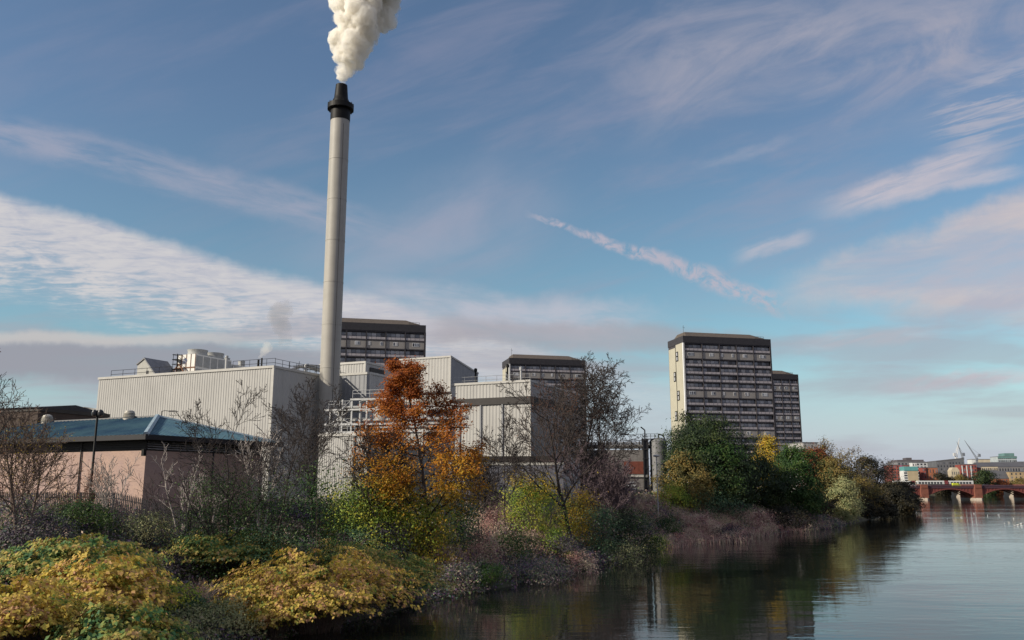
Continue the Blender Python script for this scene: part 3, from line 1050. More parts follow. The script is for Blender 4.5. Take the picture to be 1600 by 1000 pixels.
TAN = brick_mat('tan brick', (.46, .29, .17), (.40, .24, .14), (.4, .32, .24), 1)
t, w, h = simple_block('flat_roofed_block', 'low tan flat-roofed brick block beyond the left end of the long hall', 'building', (82, 641), (134, 644), 150, ZG, (TAN, TRIM), 14, R(-8))
MB().box(w * .66, w * .9, -.06, -.01, h - 2.6, h - .6).build('louvre', DARKBAND, t)
t, w, h = simple_block('flat_roofed_annex', 'small tan annex touching the left end of the long hall', 'building', (136, 643), (158, 643), 146, ZG, (TAN, TRIM), 8, R(-8))
MB().box(w * .2, w * .4, -.06, -.01, h - 2.6, h - 1).build('louvre', DARKBAND, t)
t, w, h = simple_block('dark_low_building', 'low dark-roofed building at the left edge behind bare trees', 'building', (-40, 646), (84, 652), 118, ZG, (mat('dark brick', (.075, .055, .045), .9), DARKBAND), 12, R(-20))
MB().polyyz([(-.4, h + .45), (6, h + 1.3), (12.4, h + .45)], 0, w).build('roof', mat('slate roof', (.05, .05, .055), .8), t)

# palisade fence in front of the blue-roofed building
def palisade(name, label, p0, p1, h, gap, m_, group=None):
    p0, p1 = Vector((p0[0], p0[1])), Vector((p1[0], p1[1]))
    L = (p1 - p0).length
    a = math.atan2(p1.y - p0.y, p1.x - p0.x)
    z = gz(p0.x, p0.y)
    t = empty(name, (p0.x, p0.y, z), a, label, 'fence', group)
    zl = lambda s: gz(*(p0.lerp(p1, s / L))) - z
    mb = MB()
    n = int(L / gap)
    for i in range(n + 1):
        s = i * L / n; b = zl(s)
        mb.add([(s - .05, -.02, b + .05), (s + .05, -.02, b + .05), (s + .05, -.02, b + h - .1), (s, -.02, b + h + .08), (s - .05, -.02, b + h - .1),
                (s - .05, .012, b + .05), (s + .05, .012, b + .05), (s + .05, .012, b + h - .1), (s, .012, b + h + .08), (s - .05, .012, b + h - .1)],
               [(0, 1, 2, 3, 4), (9, 8, 7, 6, 5), (0, 4, 9, 5), (1, 6, 7, 2), (2, 7, 8, 3), (3, 8, 9, 4)])
    mb.build('pickets', m_, t)
    mb = MB()
    m = max(1, int(L / 2.75))
    for i in range(m):
        s0, s1 = i * L / m, (i + 1) * L / m
        for k in (.3, h - .4):
            mb.tube((s0, .05, zl(s0) + k), (s1, .05, zl(s1) + k), .035, n=4)
    mb.build('rail', m_, t)
    for i in range(m + 1):
        s = i * L / m
        MB().box(s - .05, s + .05, .02, .12, zl(s) - .3, zl(s) + h).build('post', m_, t)
    return t


def yard(px, Y):
    q = at(px, 770, Y)
    return (q.x, Y)


palisade('palisade_fence', 'dark steel palisade fence along the bank in front of the pink brick wall', yard(-30, 74), yard(445, 72), 2.0, .16, DSTEEL)
# low garden wall and dark shed before the banded block
t = empty('boundary_wall', (at(700, 745, 128).x, 128, ZG), R(-3), 'low pale boundary wall with dark coping behind the maple and bare trees', 'wall')
w = at(880, 745, 128).x - at(700, 745, 128).x
MB().box(0, w, 0, .35, -1.2, at(760, 727, 128).z - ZG).build('wall', mat('rendered wall', (.16, .16, .19), .85, var=.15, streak=.4), t)
MB().box(-.05, w + .05, -.06, .41, at(760, 727, 128).z - ZG, at(760, 723, 128).z - ZG).build('coping', TRIM, t)
t = empty('flat_dark_shed', (at(715, 745, 136).x, 136, ZG), R(-3), 'long low dark-roofed shed behind the pale boundary wall', 'shed')
w = at(862, 745, 136).x - at(715, 745, 136).x
hh = at(780, 722, 136).z - ZG
MB().box(0, w, 0, 4, -.5, hh).build('wall', mat('shed wall', (.10, .10, .12), .8), t)
MB().polyyz([(-.5, hh), (4.4, hh + .4), (4.4, hh + .6), (-.5, hh + .9)], -.3, w + .3).build('roof', DARKBAND, t)

# pipe bridge building and silo to the right
o = at(925, 700, 196)
t = empty('still_house', (o.x, o.y, ZG), R(-4), 'low dark still house with rust red panel and roof pipes, left of the silo', 'factory building')
w = at(1012, 700, 196).x - o.x
h = at(960, 703, 196).z - ZG
STILLW = mat('soot grey render', (.20, .185, .175), .9, var=.15, streak=.5)
mb = MB(); mb.box(-9, w, 0, 12, -.5, h); mb.build('wall', STILLW, t)
x0 = w - 5.6
MB().box(x0, w - .6, -.12, -.01, h - 5.4, h - 2.6).build('red_panel', mat('rust red panel', (.17, .05, .032), .8, var=.15), t)
MB().box(x0 - .4, w - .4, -.3, -.01, h - 6.1, h - 5.6).build('canopy', TRIM, t)
mb = MB()
for k in range(5):
    mb.add([(x0 + .2, -.1, h - 10.4 + k * .75), (x0 + 2.6, -.1, h - 10.4 + k * .75), (x0 + 2.6, -.02, h - 10.0 + k * .75), (x0 + .2, -.02, h - 10.0 + k * .75)], [(0, 1, 2, 3)])
mb.build('shutter_slats', SILVER, t)
mb = MB()
for y, z, r_ in ((1, .9, .22), (2, .6, .3), (1.5, 1.6, .16), (3, 1.2, .25)):
    mb.tube((-9, y, h + z), (w + 1, y, h + z), r_, n=8)
mb.build('roof_pipes', mat('lagged pipe', (.19, .18, .17), .6), t, True)
for k in range(13):
    x = -9 + k * (w + 9) / 12
    mb = MB()
    mb.box(x - .08, x + .08, .8, .95, h, h + 2.0); mb.box(x - .08, x + .08, 3.0, 3.15, h, h + 2.0); mb.box(x - .1, x + .1, .8, 3.15, h + 1.75, h + 1.9)
    mb.build('pipe_gantry', DSTEEL, t)
mb = MB(); railing(mb, (-9, .1, h), (w, .1, h), 1.1, 1.5, .03); mb.build('railing', DSTEEL, t)

o = at(1026, 740, 193)
t = empty('storage_silo', (o.x, o.y + 3, ZG), 0, 'grey cylindrical silo with a domed top and dark caged ladder tower', 'silo')
zs = at(1026, 687, 193).z - ZG
rs = 1.95
prof = [(rs, -.3)]
for k in range(1, 6):
    z = zs * k / 5 - .3
    prof += [(rs, z - .08), (rs + .06, z - .06), (rs + .06, z + .06), (rs, z + .08)]
prof += [(rs * .8, zs + .35), (rs * .3, zs + .6), (.05, zs + .65)]
MB().lathe((rs * .55, 0, 0), prof, 32).build('shell', mat('silo sheet', (.20, .20, .205), .5, .15, var=.06, streak=.25), t, True)
mb = MB()
for x in (-2.5, -1.5):
    for y in (-1.2, .2):
        mb.box(x - .12, x + .12, y - .12, y + .12, -.3, zs + .3)
for k in range(7):
    z = zs * k / 6
    mb.box(-2.7, -1.3, -1.35, .35, z - .08, z + .08)
mb.box(-2.45, -1.55, -1.1, .1, -.3, zs)
mb.build('ladder_tower', DSTEEL, t)
mb = MB(); railing(mb, (-2.6, -1.3, zs + .3), (1.0, -1.3, zs + .3), 1.1, .8, .05); mb.box(-2.7, 1.0, -1.35, .4, zs + .2, zs + .32); mb.build('top_platform', DSTEEL, t)
mb = MB()
mb.path([(-2.0, -.6, zs), (-2.0, -.6, zs + 2.3), (-2.9, -.6, zs + 3.0)], .15, 8)
mb.path([(1.2, 0, zs + .5), (1.2, 0, zs + 1.4), (2.3, 0, zs + 1.1), (2.6, 0, zs + .2)], .16, 8)
mb.build('vent_pipe', BLACK, t, True)

# ================================================================== lamp posts
def lamp(name, label, px, py0, py1, Y, kind):
    b = at(px, py0, Y)
    z0 = gz(b.x, Y)
    tp = at(px, py1, Y)
    h = tp.z - z0
    t = empty(name, (b.x, Y, z0), 0, label, 'street lamp', 'lamp posts')
    if kind == 'twin':
        mb = MB().lathe((0, 0, 0), [(.16, -.2), (.16, 1.4), (.10, 1.5), (.085, h - .1), (.05, h)], 12)
        mb.build('pole', BLACK, t, True)
        MB().box(-.3, .3, -.045, .045, h - .3, h - .2).build('bracket', BLACK, t)
        for s in (-1, 1):
            MB().lathe((.24 * s, 0, h - .18), [(.08, -.32), (.21, -.25), (.25, -.04), (.19, .14), (.04, .24)], 14).build('lantern', mat('dark lantern housing', (.03, .03, .032), .3), t, True)
        MB().box(.08, .34, -.12, .1, h * .18, h * .28).build('junction_box', BLACK, t)
    elif kind == 'arm':
        MB().lathe((0, 0, 0), [(.1, -.2), (.08, 3), (.065, h)], 10).build('pole', DSTEEL, t, True)
        MB().path([(0, 0, h - .05), (.3, 0, h + .03), (.95, 0, h - .02)], .04, 6).build('arm', DSTEEL, t, True)
        MB().polyxz([(.85, h - .14), (1.9, h - .10), (1.95, h - .03), (1.6, h + .05), (.95, h + .05)], -.14, .14).build('lantern', mat('lantern grey', (.16, .15, .14), .4), t)
    else:
        MB().lathe((0, 0, 0), [(.12, -.2), (.1, 3), (.09, h)], 10).build('pole', STEEL, t, True)
        MB().lathe((0, 0, h), [(.1, -.05), (.62, .08), (.66, .28), (.45, .42), (.05, .46)], 18).build('lantern', TRIM, t, True)
    return t


lamp('street_lamp', 'black street lamp with a double head before the pink brick building', 141, 770, 641, 69, 'twin')
lamp('street_lamp', 'grey lamp post with a single side arm rising behind the blue hip roof', 247, 720, 642, 104, 'arm')
lamp('street_lamp', 'pale round-headed lamp post in front of the grey silo', 1027, 755, 714, 170, 'disc')

# ================================================================== tower blocks
ROT_T = R(13)


def tower(label, pxl, pyt, Y, pxr, bays, storeys, grey_rows, sh, depth=13.0):
    c = at(pxl, pyt, Y)
    d1 = Vector((math.cos(ROT_T), math.sin(ROT_T), 0))
    W = run_to(c, d1, pxr, c.z)
    ztop_ = c.z
    t = empty('tower_block', (c.x, c.y, ZG - 3), ROT_T, label, 'tower block', 'high-rise tower blocks')
    H = ztop_ - (ZG - 3)
    fas = 2.35                                  # dark band under the roof edge
    bw = (W - .9) / bays
    mb = MB()
    mb.box(.35, W - .35, .62, depth - .1, 0, H - .5)
    mb.box(W - .35, W - .02, -.05, depth - .1, 0, H - fas)
    mb.box(.02, .35, -.05, depth - .2, 0, H - fas - .01)
    mb.build('core_wall', TCOL, t)
    mb = MB()
    for i in range(bays + 1):
        x = .45 + i * bw
        mb.box(x - .13, x + .13, -.16, .6, 0, H - fas - .02)
    for r in range(storeys + 1):
        z = H - fas - r * sh
        if z > 0: mb.box(.36, W - .36, -.07, .61, z - .40, z - .03)
    mb.build('frame', TCOL, t)
    mb = MB()
    mb.box(-.12, W - .1, -.22, depth, H - fas, H)
    mb.build('roof_fascia', mat('dark tower fascia', (.042, .04, .046), .8), t)
    mb = MB()
    z0, z1 = H, H + 2.0
    a, b = 1.2, depth - 1.2
    mb.add([(a + .2, .6, z0), (W - 1.2, .6, z0), (W - 1.2, depth - .6, z0), (a + .2, depth - .6, z0),
            (a + 1.0, 3.4, z1), (W - 6.2, 3.4, z1), (W - 6.2, depth - 3.4, z1), (a + 1.0, depth - 3.4, z1)],
           [(0, 1, 5, 4), (1, 2, 6, 5), (2, 3, 7, 6), (3, 0, 4, 7), (4, 5, 6, 7)])
    mb.build('roof', TROOF, t)
    mb = MB(); railing(mb, (W - 5.5, 1.2, H), (W - 2, 1.2, H), 1.0, 1.2, .05); mb.tube((1.4, 2.5, H), (1.4, 2.5, H + 4.2), .06, n=4); mb.tube((1.1, 2.5, H + 3.6), (2.0, 2.5, H + 3.3), .04, n=4)
    mb.build('roof_railing', DSTEEL, t)
    # the gable: cream cladding with a stepped stair window strip
    mb = MB()
    mb.box(-.10, .0, .9, depth * .50 - .25, 0, H - fas + .5)
    mb.box(-.10, .0, depth * .50 + .25, depth - .6, 0, H - fas - .9)
    mb.build('gable_cladding', CREAM, t)
    mb = MB()
    mb.box(-.11, .01, .12, .75, 0, H - fas); mb.box(.0, .3, -.10, -.052, 0, H - fas)
    mb.build('corner_trim', WFRAME, t)
    mb = MB(); mb.box(-.04, .01, depth * .5 - .25, depth * .5 + .25, 0, H - fas - .9); mb.build('stair_strip', BLACK, t)
    k, z = 0, H - fas - 2.2 * sh
    sw = None
    while z > 4:
        y = depth * .5 + (-1.9 if k % 2 == 0 else .7)
        if sw is None:
            q = MB(); q.box(-.2, 0, -.35, 1.35, 0, 3.4); q.box(-.24, -.2, .12, .5, .3, 1.5, 1); q.box(-.24, -.2, .6, 1.0, .3, 1.5, 1); q.box(-.24, -.2, .12, .5, 1.9, 3.1, 1); q.box(-.24, -.2, .6, 1.0, 1.9, 3.1, 1)
            sw = q.build('stair_window', [BLACK, SILVER], t, loc=(-.02, y, z))
        else:
            child_copy(sw, t, (-.02, y, z))
        k += 1; z -= 2.55 * sh
    # fronts: one balcony and one glazed screen for each flat
    pitch = bw - .3
    q = MB()
    for i in range(4):
        q.box(i * pitch / 4 + .03, (i + 1) * pitch / 4 - .03, -.03, .02, .06, .78)
    bal0 = None
    rail = MB()
    rail.tube((0, -.02, 1.18), (pitch, -.02, 1.18), .035, n=4)
    for i in range(5):
        rail.tube((i * pitch / 4, -.02, 0), (i * pitch / 4, -.02, 1.18 if i % 2 else sh - .45), .03, n=4)
    g = MB()
    for i in range(4):
        x = i * pitch / 4
        g.box(x + .06, x + pitch / 4 - .06, -.03, -.01, .95, sh - .62)
        g.box(x + .06, x + pitch / 4 - .06, -.03, -.01, .1, .86)
    g.box(0, pitch, -.009, .02, 0, sh - .45, 1)
    gp = MB(); gp.box(0, pitch, 0, .1, 0, sh - .45)
    wmesh = {}
    first = {}
    rr = random.Random(int(pxl))

    def place(kind, maker, loc, par=t):
        if kind in first:
            return child_copy(first[kind], par, loc)
        first[kind] = maker(loc)
        return first[kind]
    for r in range(storeys):
        z = H - fas - (r + 1) * sh - .03
        if z < 0: break
        for i in range(bays):
            x = .45 + i * bw + .15
            if r in grey_rows:
                place('panel', lambda l: gp.build('cladding_panel', TGREY, t, loc=l), (x, .02, z))
                wins = {0: [(.16, 3)], 1: [(.42, 2)], 2: [(.08, 1), (.72, 1)], 3: [(.36, 2)], 4: [(.36, 3)]}[i % 5]
                for fx, nn in wins:
                    def mk(l, nn=nn):
                        b = MB(); ww_ = .72 * nn
                        b.box(0, ww_, -.05, .0, 0, 1.15)
                        for j in range(nn):
                            b.box(j * .72 + .1, j * .72 + .64, -.07, -.051, .1, 1.05, 1)
                        return b.build('window', [WFRAME, PANE], t, loc=l)
                    place(('w', nn), mk, (x + fx * pitch, .015, z + .85))
            else:
                bq = place('balcony', lambda l: q.build('balcony', TPINK, t, loc=l), (x, -.02, z))
                if 'rail' in first: child_copy(first['rail'], bq, (0, 0, 0))
                else: first['rail'] = rail.build('railing', TCOL, bq)
                place('glz', lambda l: g.build('glazed_screen', [PANE, TCOL], t, loc=l), (x, .56, z))
    return t


tower('nearest right-hand tower block with its full front and cream gable showing', 1067, 524.6, 292, 1204, 5, 20, {1, 6, 11, 16}, 2.70)
tower('furthest tower block, mostly hidden behind the right-hand tower with the cream gable', 1180, 583, 385, 1247, 5, 20, {1, 6, 11, 16}, 2.72)
tower('tower block behind the tall chimney, only its upper storeys showing', 509, 502, 262, 666, 5, 20, {1, 6, 11, 16}, 2.75)
tower('tower block behind the banded block and the bare trees', 796, 559, 333, 915, 5, 18, {1, 6, 11, 16}, 2.72)
# flat pale roof box to the right of the towers
o = at(1254, 692, 330)
t = empty('flat_pale_building', (o.x, o.y, ZG), R(8), 'flat pale fluted building top right of the furthest tower', 'building')
w = at(1279, 692, 330).x - o.x
h = o.z - ZG
mb = MB(); mb.box(0, w, 0, 12, -.5, h); mb.corr((0, 0), (w, 0), h - 4, h, None, .55, .12, .02); mb.build('wall', mat('fluted pale panel', (.40, .39, .38), .7), t)
MB().box(-.15, w + .15, -.2, 12.1, h, h + .3).build('roof', ROOFGREY, t)
# ================================================================== the road bridge
REDST = mat('red sandstone', (.24, .09, .06), .9, var=.15, scale=.4)
PLUM = mat('plum painted iron', (.085, .045, .06), .6, var=.1)
REDIRON = mat('red painted arch iron', (.19, .055, .045), .6, var=.12)
PALEST = mat('pale stone course', (.40, .34, .28), .9)
YB = 600.0
Xp = [at(px, 770, YB).x for px in (1350, 1444, 1528, 1614, 1700)]
zD0, zD1 = at(1480, 763, YB).z, at(1480, 757.5, YB).z
bd = empty('arch_bridge', (Xp[1], YB, 0), 0, 'long red iron arch road bridge on sandstone piers across the river', 'bridge')
rx = lambda X: X - Xp[1]
BW = 18
mb = MB(); mb.box(rx(Xp[0]), rx(Xp[-1]) + 30, 0, BW, zD0, zD1 - 1.2); mb.build('deck', PLUM, bd)
for y, nm in ((-.25, 'parapet'), (BW, 'parapet')):
    mb = MB()
    mb.box(rx(Xp[0]), rx(Xp[-1]) + 30, y, y + .25, zD1 - 1.2, zD1 - 1.0); mb.box(rx(Xp[0]), rx(Xp[-1]) + 30, y, y + .25, zD1 - .25, zD1)
    x = rx(Xp[0])
    while x < rx(Xp[-1]) + 30:
        mb.box(x, x + .45, y + .02, y + .22, zD1 - 1.0, zD1 - .25); x += .8
    mb.build(nm, PLUM, bd)
PW = 5.2
pier0 = None
for i, X in enumerate(Xp):
    if pier0 is None:
        q = MB()
        q.box(-PW / 2, PW / 2, -1.0, BW + 1, 1.2, zD0 + .3)
        q.box(-PW / 2 + .25, PW / 2 - .25, -1.3, BW + 1.3, zD0 + .3, zD1 + .3)
        pier0 = q.build('pier', REDST, bd, loc=(rx(X), 0, 0)); pr = pier0
        q = MB()
        pl = [(-PW / 2 - .5, 0), (0, -4.2), (PW / 2 + .5, 0), (PW / 2 + .5, BW), (0, BW + 4.2), (-PW / 2 - .5, BW)]
        q.add([(x, y, -1.5) for x, y in pl] + [(x, y, 1.3) for x, y in pl], [tuple(range(5, -1, -1)), tuple(range(6, 12))] + [(k, (k + 1) % 6, 6 + (k + 1) % 6, 6 + k) for k in range(6)])
        cw0 = q.build('cutwater', PALEST, pier0)
    else:
        pr = child_copy(pier0, bd, (rx(X), 0, 0))
        child_copy(cw0, pr)
for i in range(len(Xp) - 1):
    a, b = rx(Xp[i]) + PW / 2, rx(Xp[i + 1]) - PW / 2
    N = 24
    zs = lambda s: 2.6 + (zD0 - 3.3) * (1 - (2 * s - 1) ** 2)
    q = MB()
    for y in (0.1, 6, 12, BW - .5):
        for k in range(N):
            s0, s1 = k / N, (k + 1) / N
            xa, xb = a + (b - a) * s0, a + (b - a) * s1
            za, zb_ = zs(s0), zs(s1)
            q.add([(xa, y, za), (xb, y, zb_), (xb, y, zb_ + .7), (xa, y, za + .7), (xa, y + .4, za), (xb, y + .4, zb_), (xb, y + .4, zb_ + .7), (xa, y + .4, za + .7)],
                  [(0, 1, 2, 3), (7, 6, 5, 4), (0, 4, 5, 1), (3, 2, 6, 7)])
    q.build('arch_rib', REDIRON, bd)
    q = MB()
    for k in range(1, 14):
        s = k / 14; x = a + (b - a) * s
        if zD0 - zs(s) > .9:
            for y in (.15, 6, 12): q.box(x - .18, x + .18, y, y + .3, zs(s) + .6, zD0)
    for k in range(N):
        s0, s1 = k / N, (k + 1) / N
        xa, xb = a + (b - a) * s0, a + (b - a) * s1
        q.add([(xa, .42, zs(s0) + .6), (xb, .42, zs(s1) + .6), (xb, .42, zD0), (xa, .42, zD0)], [(0, 1, 2, 3)])
    q.build('spandrel', REDIRON, bd)
# vehicles on the bridge
def car(label, px, col, kind='car'):
    X = at(px, 757, YB + 4).x
    zr = zD1 - 1.15
    van = kind != 'car'
    t = empty('van' if van else 'car', (X, YB + 4, zr), 0, label, 'van' if van else 'car', 'vehicles on the road bridge')
    m_ = mat('paint ' + label, col, .35, var=.02)
    if van:
        MB().polyxz([(-2.6, .35), (2.6, .35), (2.65, 1.1), (2.1, 1.35), (1.6, 2.3), (-2.6, 2.35)], -.95, .95).build('body', m_, t)
        MB().polyxz([(1.15, 1.35), (2.0, 1.35), (1.55, 2.15), (1.15, 2.15)], -.97, .97).build('window', GLASS, t)
    else:
        MB().polyxz([(-2.1, .35), (2.1, .35), (2.15, .8), (1.2, .95), (.5, 1.48), (-1.2, 1.5), (-2.0, 1.0)], -.85, .85).build('body', m_, t)
        MB().polyxz([(-1.6, .98), (1.0, .96), (.45, 1.42), (-1.15, 1.43)], -.87, .87).build('window', GLASS, t)
    w0 = None
    for x in (-1.35, 1.35):
        for y in (-.86, .66):
            if w0 is None:
                w0 = MB().tube((0, 0, 0), (0, .2, 0), .33, n=14).build('wheel', BLACK, t, loc=(x, y, .33))
            else: child_copy(w0, t, (x, y, .33))


car('bright yellow-green van crossing the road bridge', 1494, (.55, .6, .04), 'van')
car('white van at the left end of the road bridge', 1425, (.65, .65, .66), 'van')
car('grey car between the white and yellow-green vans on the bridge', 1448, (.2, .2, .22))
car('dark car at the right end of the bridge in view', 1540, (.04, .04, .05))

# railway viaduct and train behind
YR = 730.0
x0, x1 = at(1380, 757, YR).x, at(1720, 757, YR).x
zt0 = at(1450, 758.2, YR).z
rv = empty('railway_bridge', (x0, YR, 0), 0, 'dark girder railway bridge on stone piers behind the road bridge', 'bridge')
MB().box(0, x1 - x0, 0, 12, zt0 - 3.2, zt0).build('girder', mat('dark girder', (.05, .05, .055), .7), rv)
q = MB().box(-1.6, 1.6, -1, 13, -2, zt0 - 3.2); q.box(-2.1, 2.1, -1.5, 13.5, -2, 1.5); q.box(-2, 2, -1.4, 13.4, zt0 - 4.4, zt0 - 3.8)
p0_ = None
for px in (1435, 1502, 1585, 1670):
    l = (at(px, 770, YR).x - x0, 0, 0)
    p0_ = q.build('pier', PALEST, rv, loc=l) if p0_ is None else p0_
    if l[0] != p0_.location.x: child_copy(p0_, rv, l)
tr0 = at(1396, 758, YR + 5)
train = empty('passenger_train', (tr0.x, YR + 5, zt0), 0, 'pale three-coach passenger train crossing behind the road bridge', 'train')
TRW = mat('pale train paint', (.58, .58, .55), .4, var=.03)
TRR = mat('plum train end', (.22, .05, .055), .5)
spans = [(1396, 1431), (1433.5, 1476.5), (1483.5, 1522)]
for a, b in spans:
    xa, xb = at(a, 758, YR + 5).x - tr0.x, at(b, 758, YR + 5).x - tr0.x
    q = MB(); q.polyyz([(0, .9), (2.7, .9), (2.75, 3.2), (2.4, 3.75), (.3, 3.75), (-.05, 3.2)], xa + .3, xb - .3)
    co = q.build('coach', TRW, train)
    q = MB(); q.box(xa + .8, xb - .8, .3, 2.4, .3, .9); q.build('bogie', BLACK, co)
    n = max(4, int((xb - xa) / 2.9)); w0 = None
    for k in range(n):
        x = xa + 1.4 + k * (xb - xa - 2.8) / n
        if w0 is None: w0 = MB().box(0, (xb - xa - 2.8) / n - .9, -.08, .02, 1.15, 2.75).build('window', GLASS, co, loc=(x, 0, 0))
        else: child_copy(w0, co, (x, 0, 0))
for a, b in ((1425, 1430), (1477, 1482)):
    xa, xb = at(a, 758, YR + 5).x - tr0.x, at(b, 758, YR + 5).x - tr0.x
    MB().polyyz([(-.12, .85), (2.8, .85), (2.8, 3.8), (-.12, 3.8)], xa, xb).build('cab_end', TRR, train)

# ================================================================== the town beyond
def cmat(n, c, **k):
    return mat('town ' + n, c, .85, var=.1, scale=.12, **k)


WIN1 = None


def town(name, label, px0, px1, pyt, Y, depth, m_, rows=0, cols=0, roof=None, rz=None, pyb=None, win=None, fill=.5, cat='building', slope=0.0):
    a, b = at(px0, pyt, Y), at(px1, pyt, Y)
    rz = rz if rz is not None else -math.atan2(a.x, Y) * .4
    t = empty(name, (a.x, Y, ZG), rz, label, cat)
    w = (b.x - a.x) / math.cos(rz)
    h = a.z - ZG
    MB().polyxz([(0, -1), (w, -1), (w, h + slope), (0, h)], 0, depth).build('wall', m_, t)
    if roof == 'flat':
        MB().polyxz([(-.3, h), (w + .3, h + slope), (w + .3, h + .7 + slope), (-.3, h + .7)], -.3, depth + .3).build('roof', cmat('roof lead', (.13, .13, .14)), t)
    elif roof:
        k = roof if isinstance(roof, float) else 4.0
        MB().polyyz([(-.5, h), (depth + .5, h), (depth / 2, h + k)], -.4, w + .4).build('roof', cmat('slate', (.09, .09, .10)), t)
    if rows:
        sw, sh_ = w / cols, (h - 1.5) / rows
        w0 = None
        for r in range(rows):
            for c in range(cols):
                l = (sw * (c + .5 - fill / 2), 0, 1.2 + sh_ * (r + .25))
                if w0 is None:
                    w0 = MB().box(0, sw * fill, -.14, -.003, 0, sh_ * .55).build('window', win or CITYPANE, t, loc=l)
                else: child_copy(w0, t, l)
    return t, w, h


RB = cmat('red brick', (.28, .075, .06)); OB = cmat('orange brick', (.34, .13, .07)); BG = cmat('beige panel', (.42, .34, .22))
GW = cmat('grey white panel', (.45, .46, .47)); DG = cmat('dark grey slate wall', (.12, .125, .135)); CR = cmat('cream render', (.50, .43, .31))
TL = cmat('teal sheet', (.10, .28, .28)); WH = cmat('white render', (.62, .62, .6)); PK = cmat('magenta panel', (.28, .08, .16)); TN = cmat('tan stone', (.42, .31, .18))
t, w, h = town('red_brick_block', 'red brick block with a magenta stripe just right of the far bank trees', 1392, 1419, 727, 905, 30, RB, 8, 7, 'flat')
MB().box(w * .48, w * .6, -.3, -.15, 0, h).build('coloured_stripe', PK, t)
t, w, h = town('grey_topped_office', 'grey flat office with a stepped dark roof behind the red brick block', 1402, 1442, 722, 980, 40, cmat('concrete', (.2, .2, .21)), 6, 8, 'flat')
MB().box(w * .38, w * .58, 5, 20, h, h + 5).build('roof_plant', cmat('dark plant', (.1, .09, .1)), t)
MB().box(w * .02, w * .98, 2, 30, h + .7, h + 2.6).build('upper_storey', cmat('dark plant', (.1, .09, .1)), t)
t, w, h = town('beige_block', 'beige block with a teal crown below the grey stepped office', 1418, 1433, 735.5, 885, 18, BG, 0, 0)
MB().box(-w * .32, w * 1.0, -.4, 18.4, h, h + 4.2).build('crown', TL, t)
MB().box(-w * .36, -.02, .5, 17, -1, h - .05).build('white_bay', WH, t)
q = None
for k in range(6):
    l = (-w * .34, .35, 1.5 + k * (h - 2) / 6)
    q = MB().box(0, w * .3, 0, .14, 0, 1.4).build('window', CITYPANE, t, loc=l) if q is None else child_copy(q, t, l)
town('pale_panel_block', 'pale grey panelled block between the beige block and the orange brick one', 1431, 1462, 723, 960, 30, GW, 8, 6, 'flat')
town('white_cube_block', 'small white cube-like top beside the teal crown', 1425, 1432, 723, 940, 12, WH, 6, 2, 'flat', fill=.3)
town('orange_brick_block', 'plain orange brick block left of the dark grey slab', 1446, 1463, 731, 900, 22, OB, 3, 4, 'flat', fill=.25)
town('brick_stair_block', 'narrow dark red brick stair block attached left of the orange brick block', 1441, 1446, 731, 899, 14, RB, 5, 2, 'flat')
town('dark_slab', 'large dark grey slab with a sloping top, in the middle of the far town', 1463, 1502, 721, 925, 40, DG, 8, 9, 'flat', fill=.35, slope=3.0)
t, w, h = town('cream_gabled_house', 'small cream gabled block in front of the dark grey slab', 1486, 1498, 735, 890, 12, CR, 3, 4, None, fill=.3)
MB().polyxz([(0, h), (w, h), (w * .75, h + 3), (w * .25, h + 3)], 0, 12).build('roof_gable', CR, t)
t, w, h = town('red_terrace_block', 'red brick apartment block with white framed bays right of the dark slab', 1500, 1523, 726, 905, 26, RB, 6, 6, 'flat')
q = None
for k in (.08, .36, .62):
    q = MB().box(0, w * .06, -.5, -.15, 0, h - 1).build('white_bay', WH, t, loc=(w * k, 0, 0)) if q is None else child_copy(q, t, (w * k, 0, 0))
town('brick_row', 'lower red brick row stepping down right of the white-bayed block', 1523, 1532, 731, 912, 22, RB, 4, 3, 3.0)
town('white_roofline_block', 'long pale low block with dark roof behind the brick row', 1530, 1556, 729, 990, 30, CR, 3, 9, 5.0)
town('cream_low_row', 'cream low row of houses in front of the long pale block', 1528, 1558, 739, 925, 16, CR, 2, 8, 3.0)
town('red_hall', 'red-walled hall with a pale roof at the centre right of the town', 1546, 1572, 737, 950, 30, OB, 2, 6, 'flat')
town('dark_roofed_terrace', 'broad dark-roofed terrace under the distant green-topped tower', 1556, 1601, 729.5, 1040, 30, cmat('grey stone', (.2, .19, .19)), 3, 12, 6.0)
town('steep_grey_house', 'steep grey-roofed house left of the tan stone warehouse', 1556, 1577, 748, 890, 18, OB, 2, 5, 8.0)
town('tan_warehouse', 'tan stone warehouse at the right edge of the photo', 1577, 1625, 737.5, 885, 30, TN, 4, 8, 'flat', fill=.3)
town('white_right_block', 'white striped modern block at the right edge above the tan warehouse', 1590, 1625, 722, 1120, 20, WH, 4, 8, 'flat')
t, w, h = town('distant_glass_tower', 'distant pale glazed tower with a stepped green top, near the right edge', 1559, 1585, 713.5, 1500, 40, cmat('pale curtain wall', (.38, .42, .43)), 10, 10, 'flat', fill=.7)
MB().box(w * .42, w * .95, 5, 35, h + .7, h + 6).build('upper_storey', cmat('green glass', (.12, .22, .21)), t)
MB().box(-.4, w * 1.02, -.5, -.15, h - 3, h + .2).build('green_band', cmat('green glass', (.12, .22, .21)), t)
t, w, h = town('lattice_block', 'pale block with a vertical striped screen between the two cranes and the glass tower', 1527, 1545, 718, 1300, 20, CR, 2, 9, 'flat', fill=.55)
town('white_blank_block', 'blank white block left of the striped screen block', 1518, 1526, 718, 1250, 20, WH, 1, 2, 'flat', fill=.2)


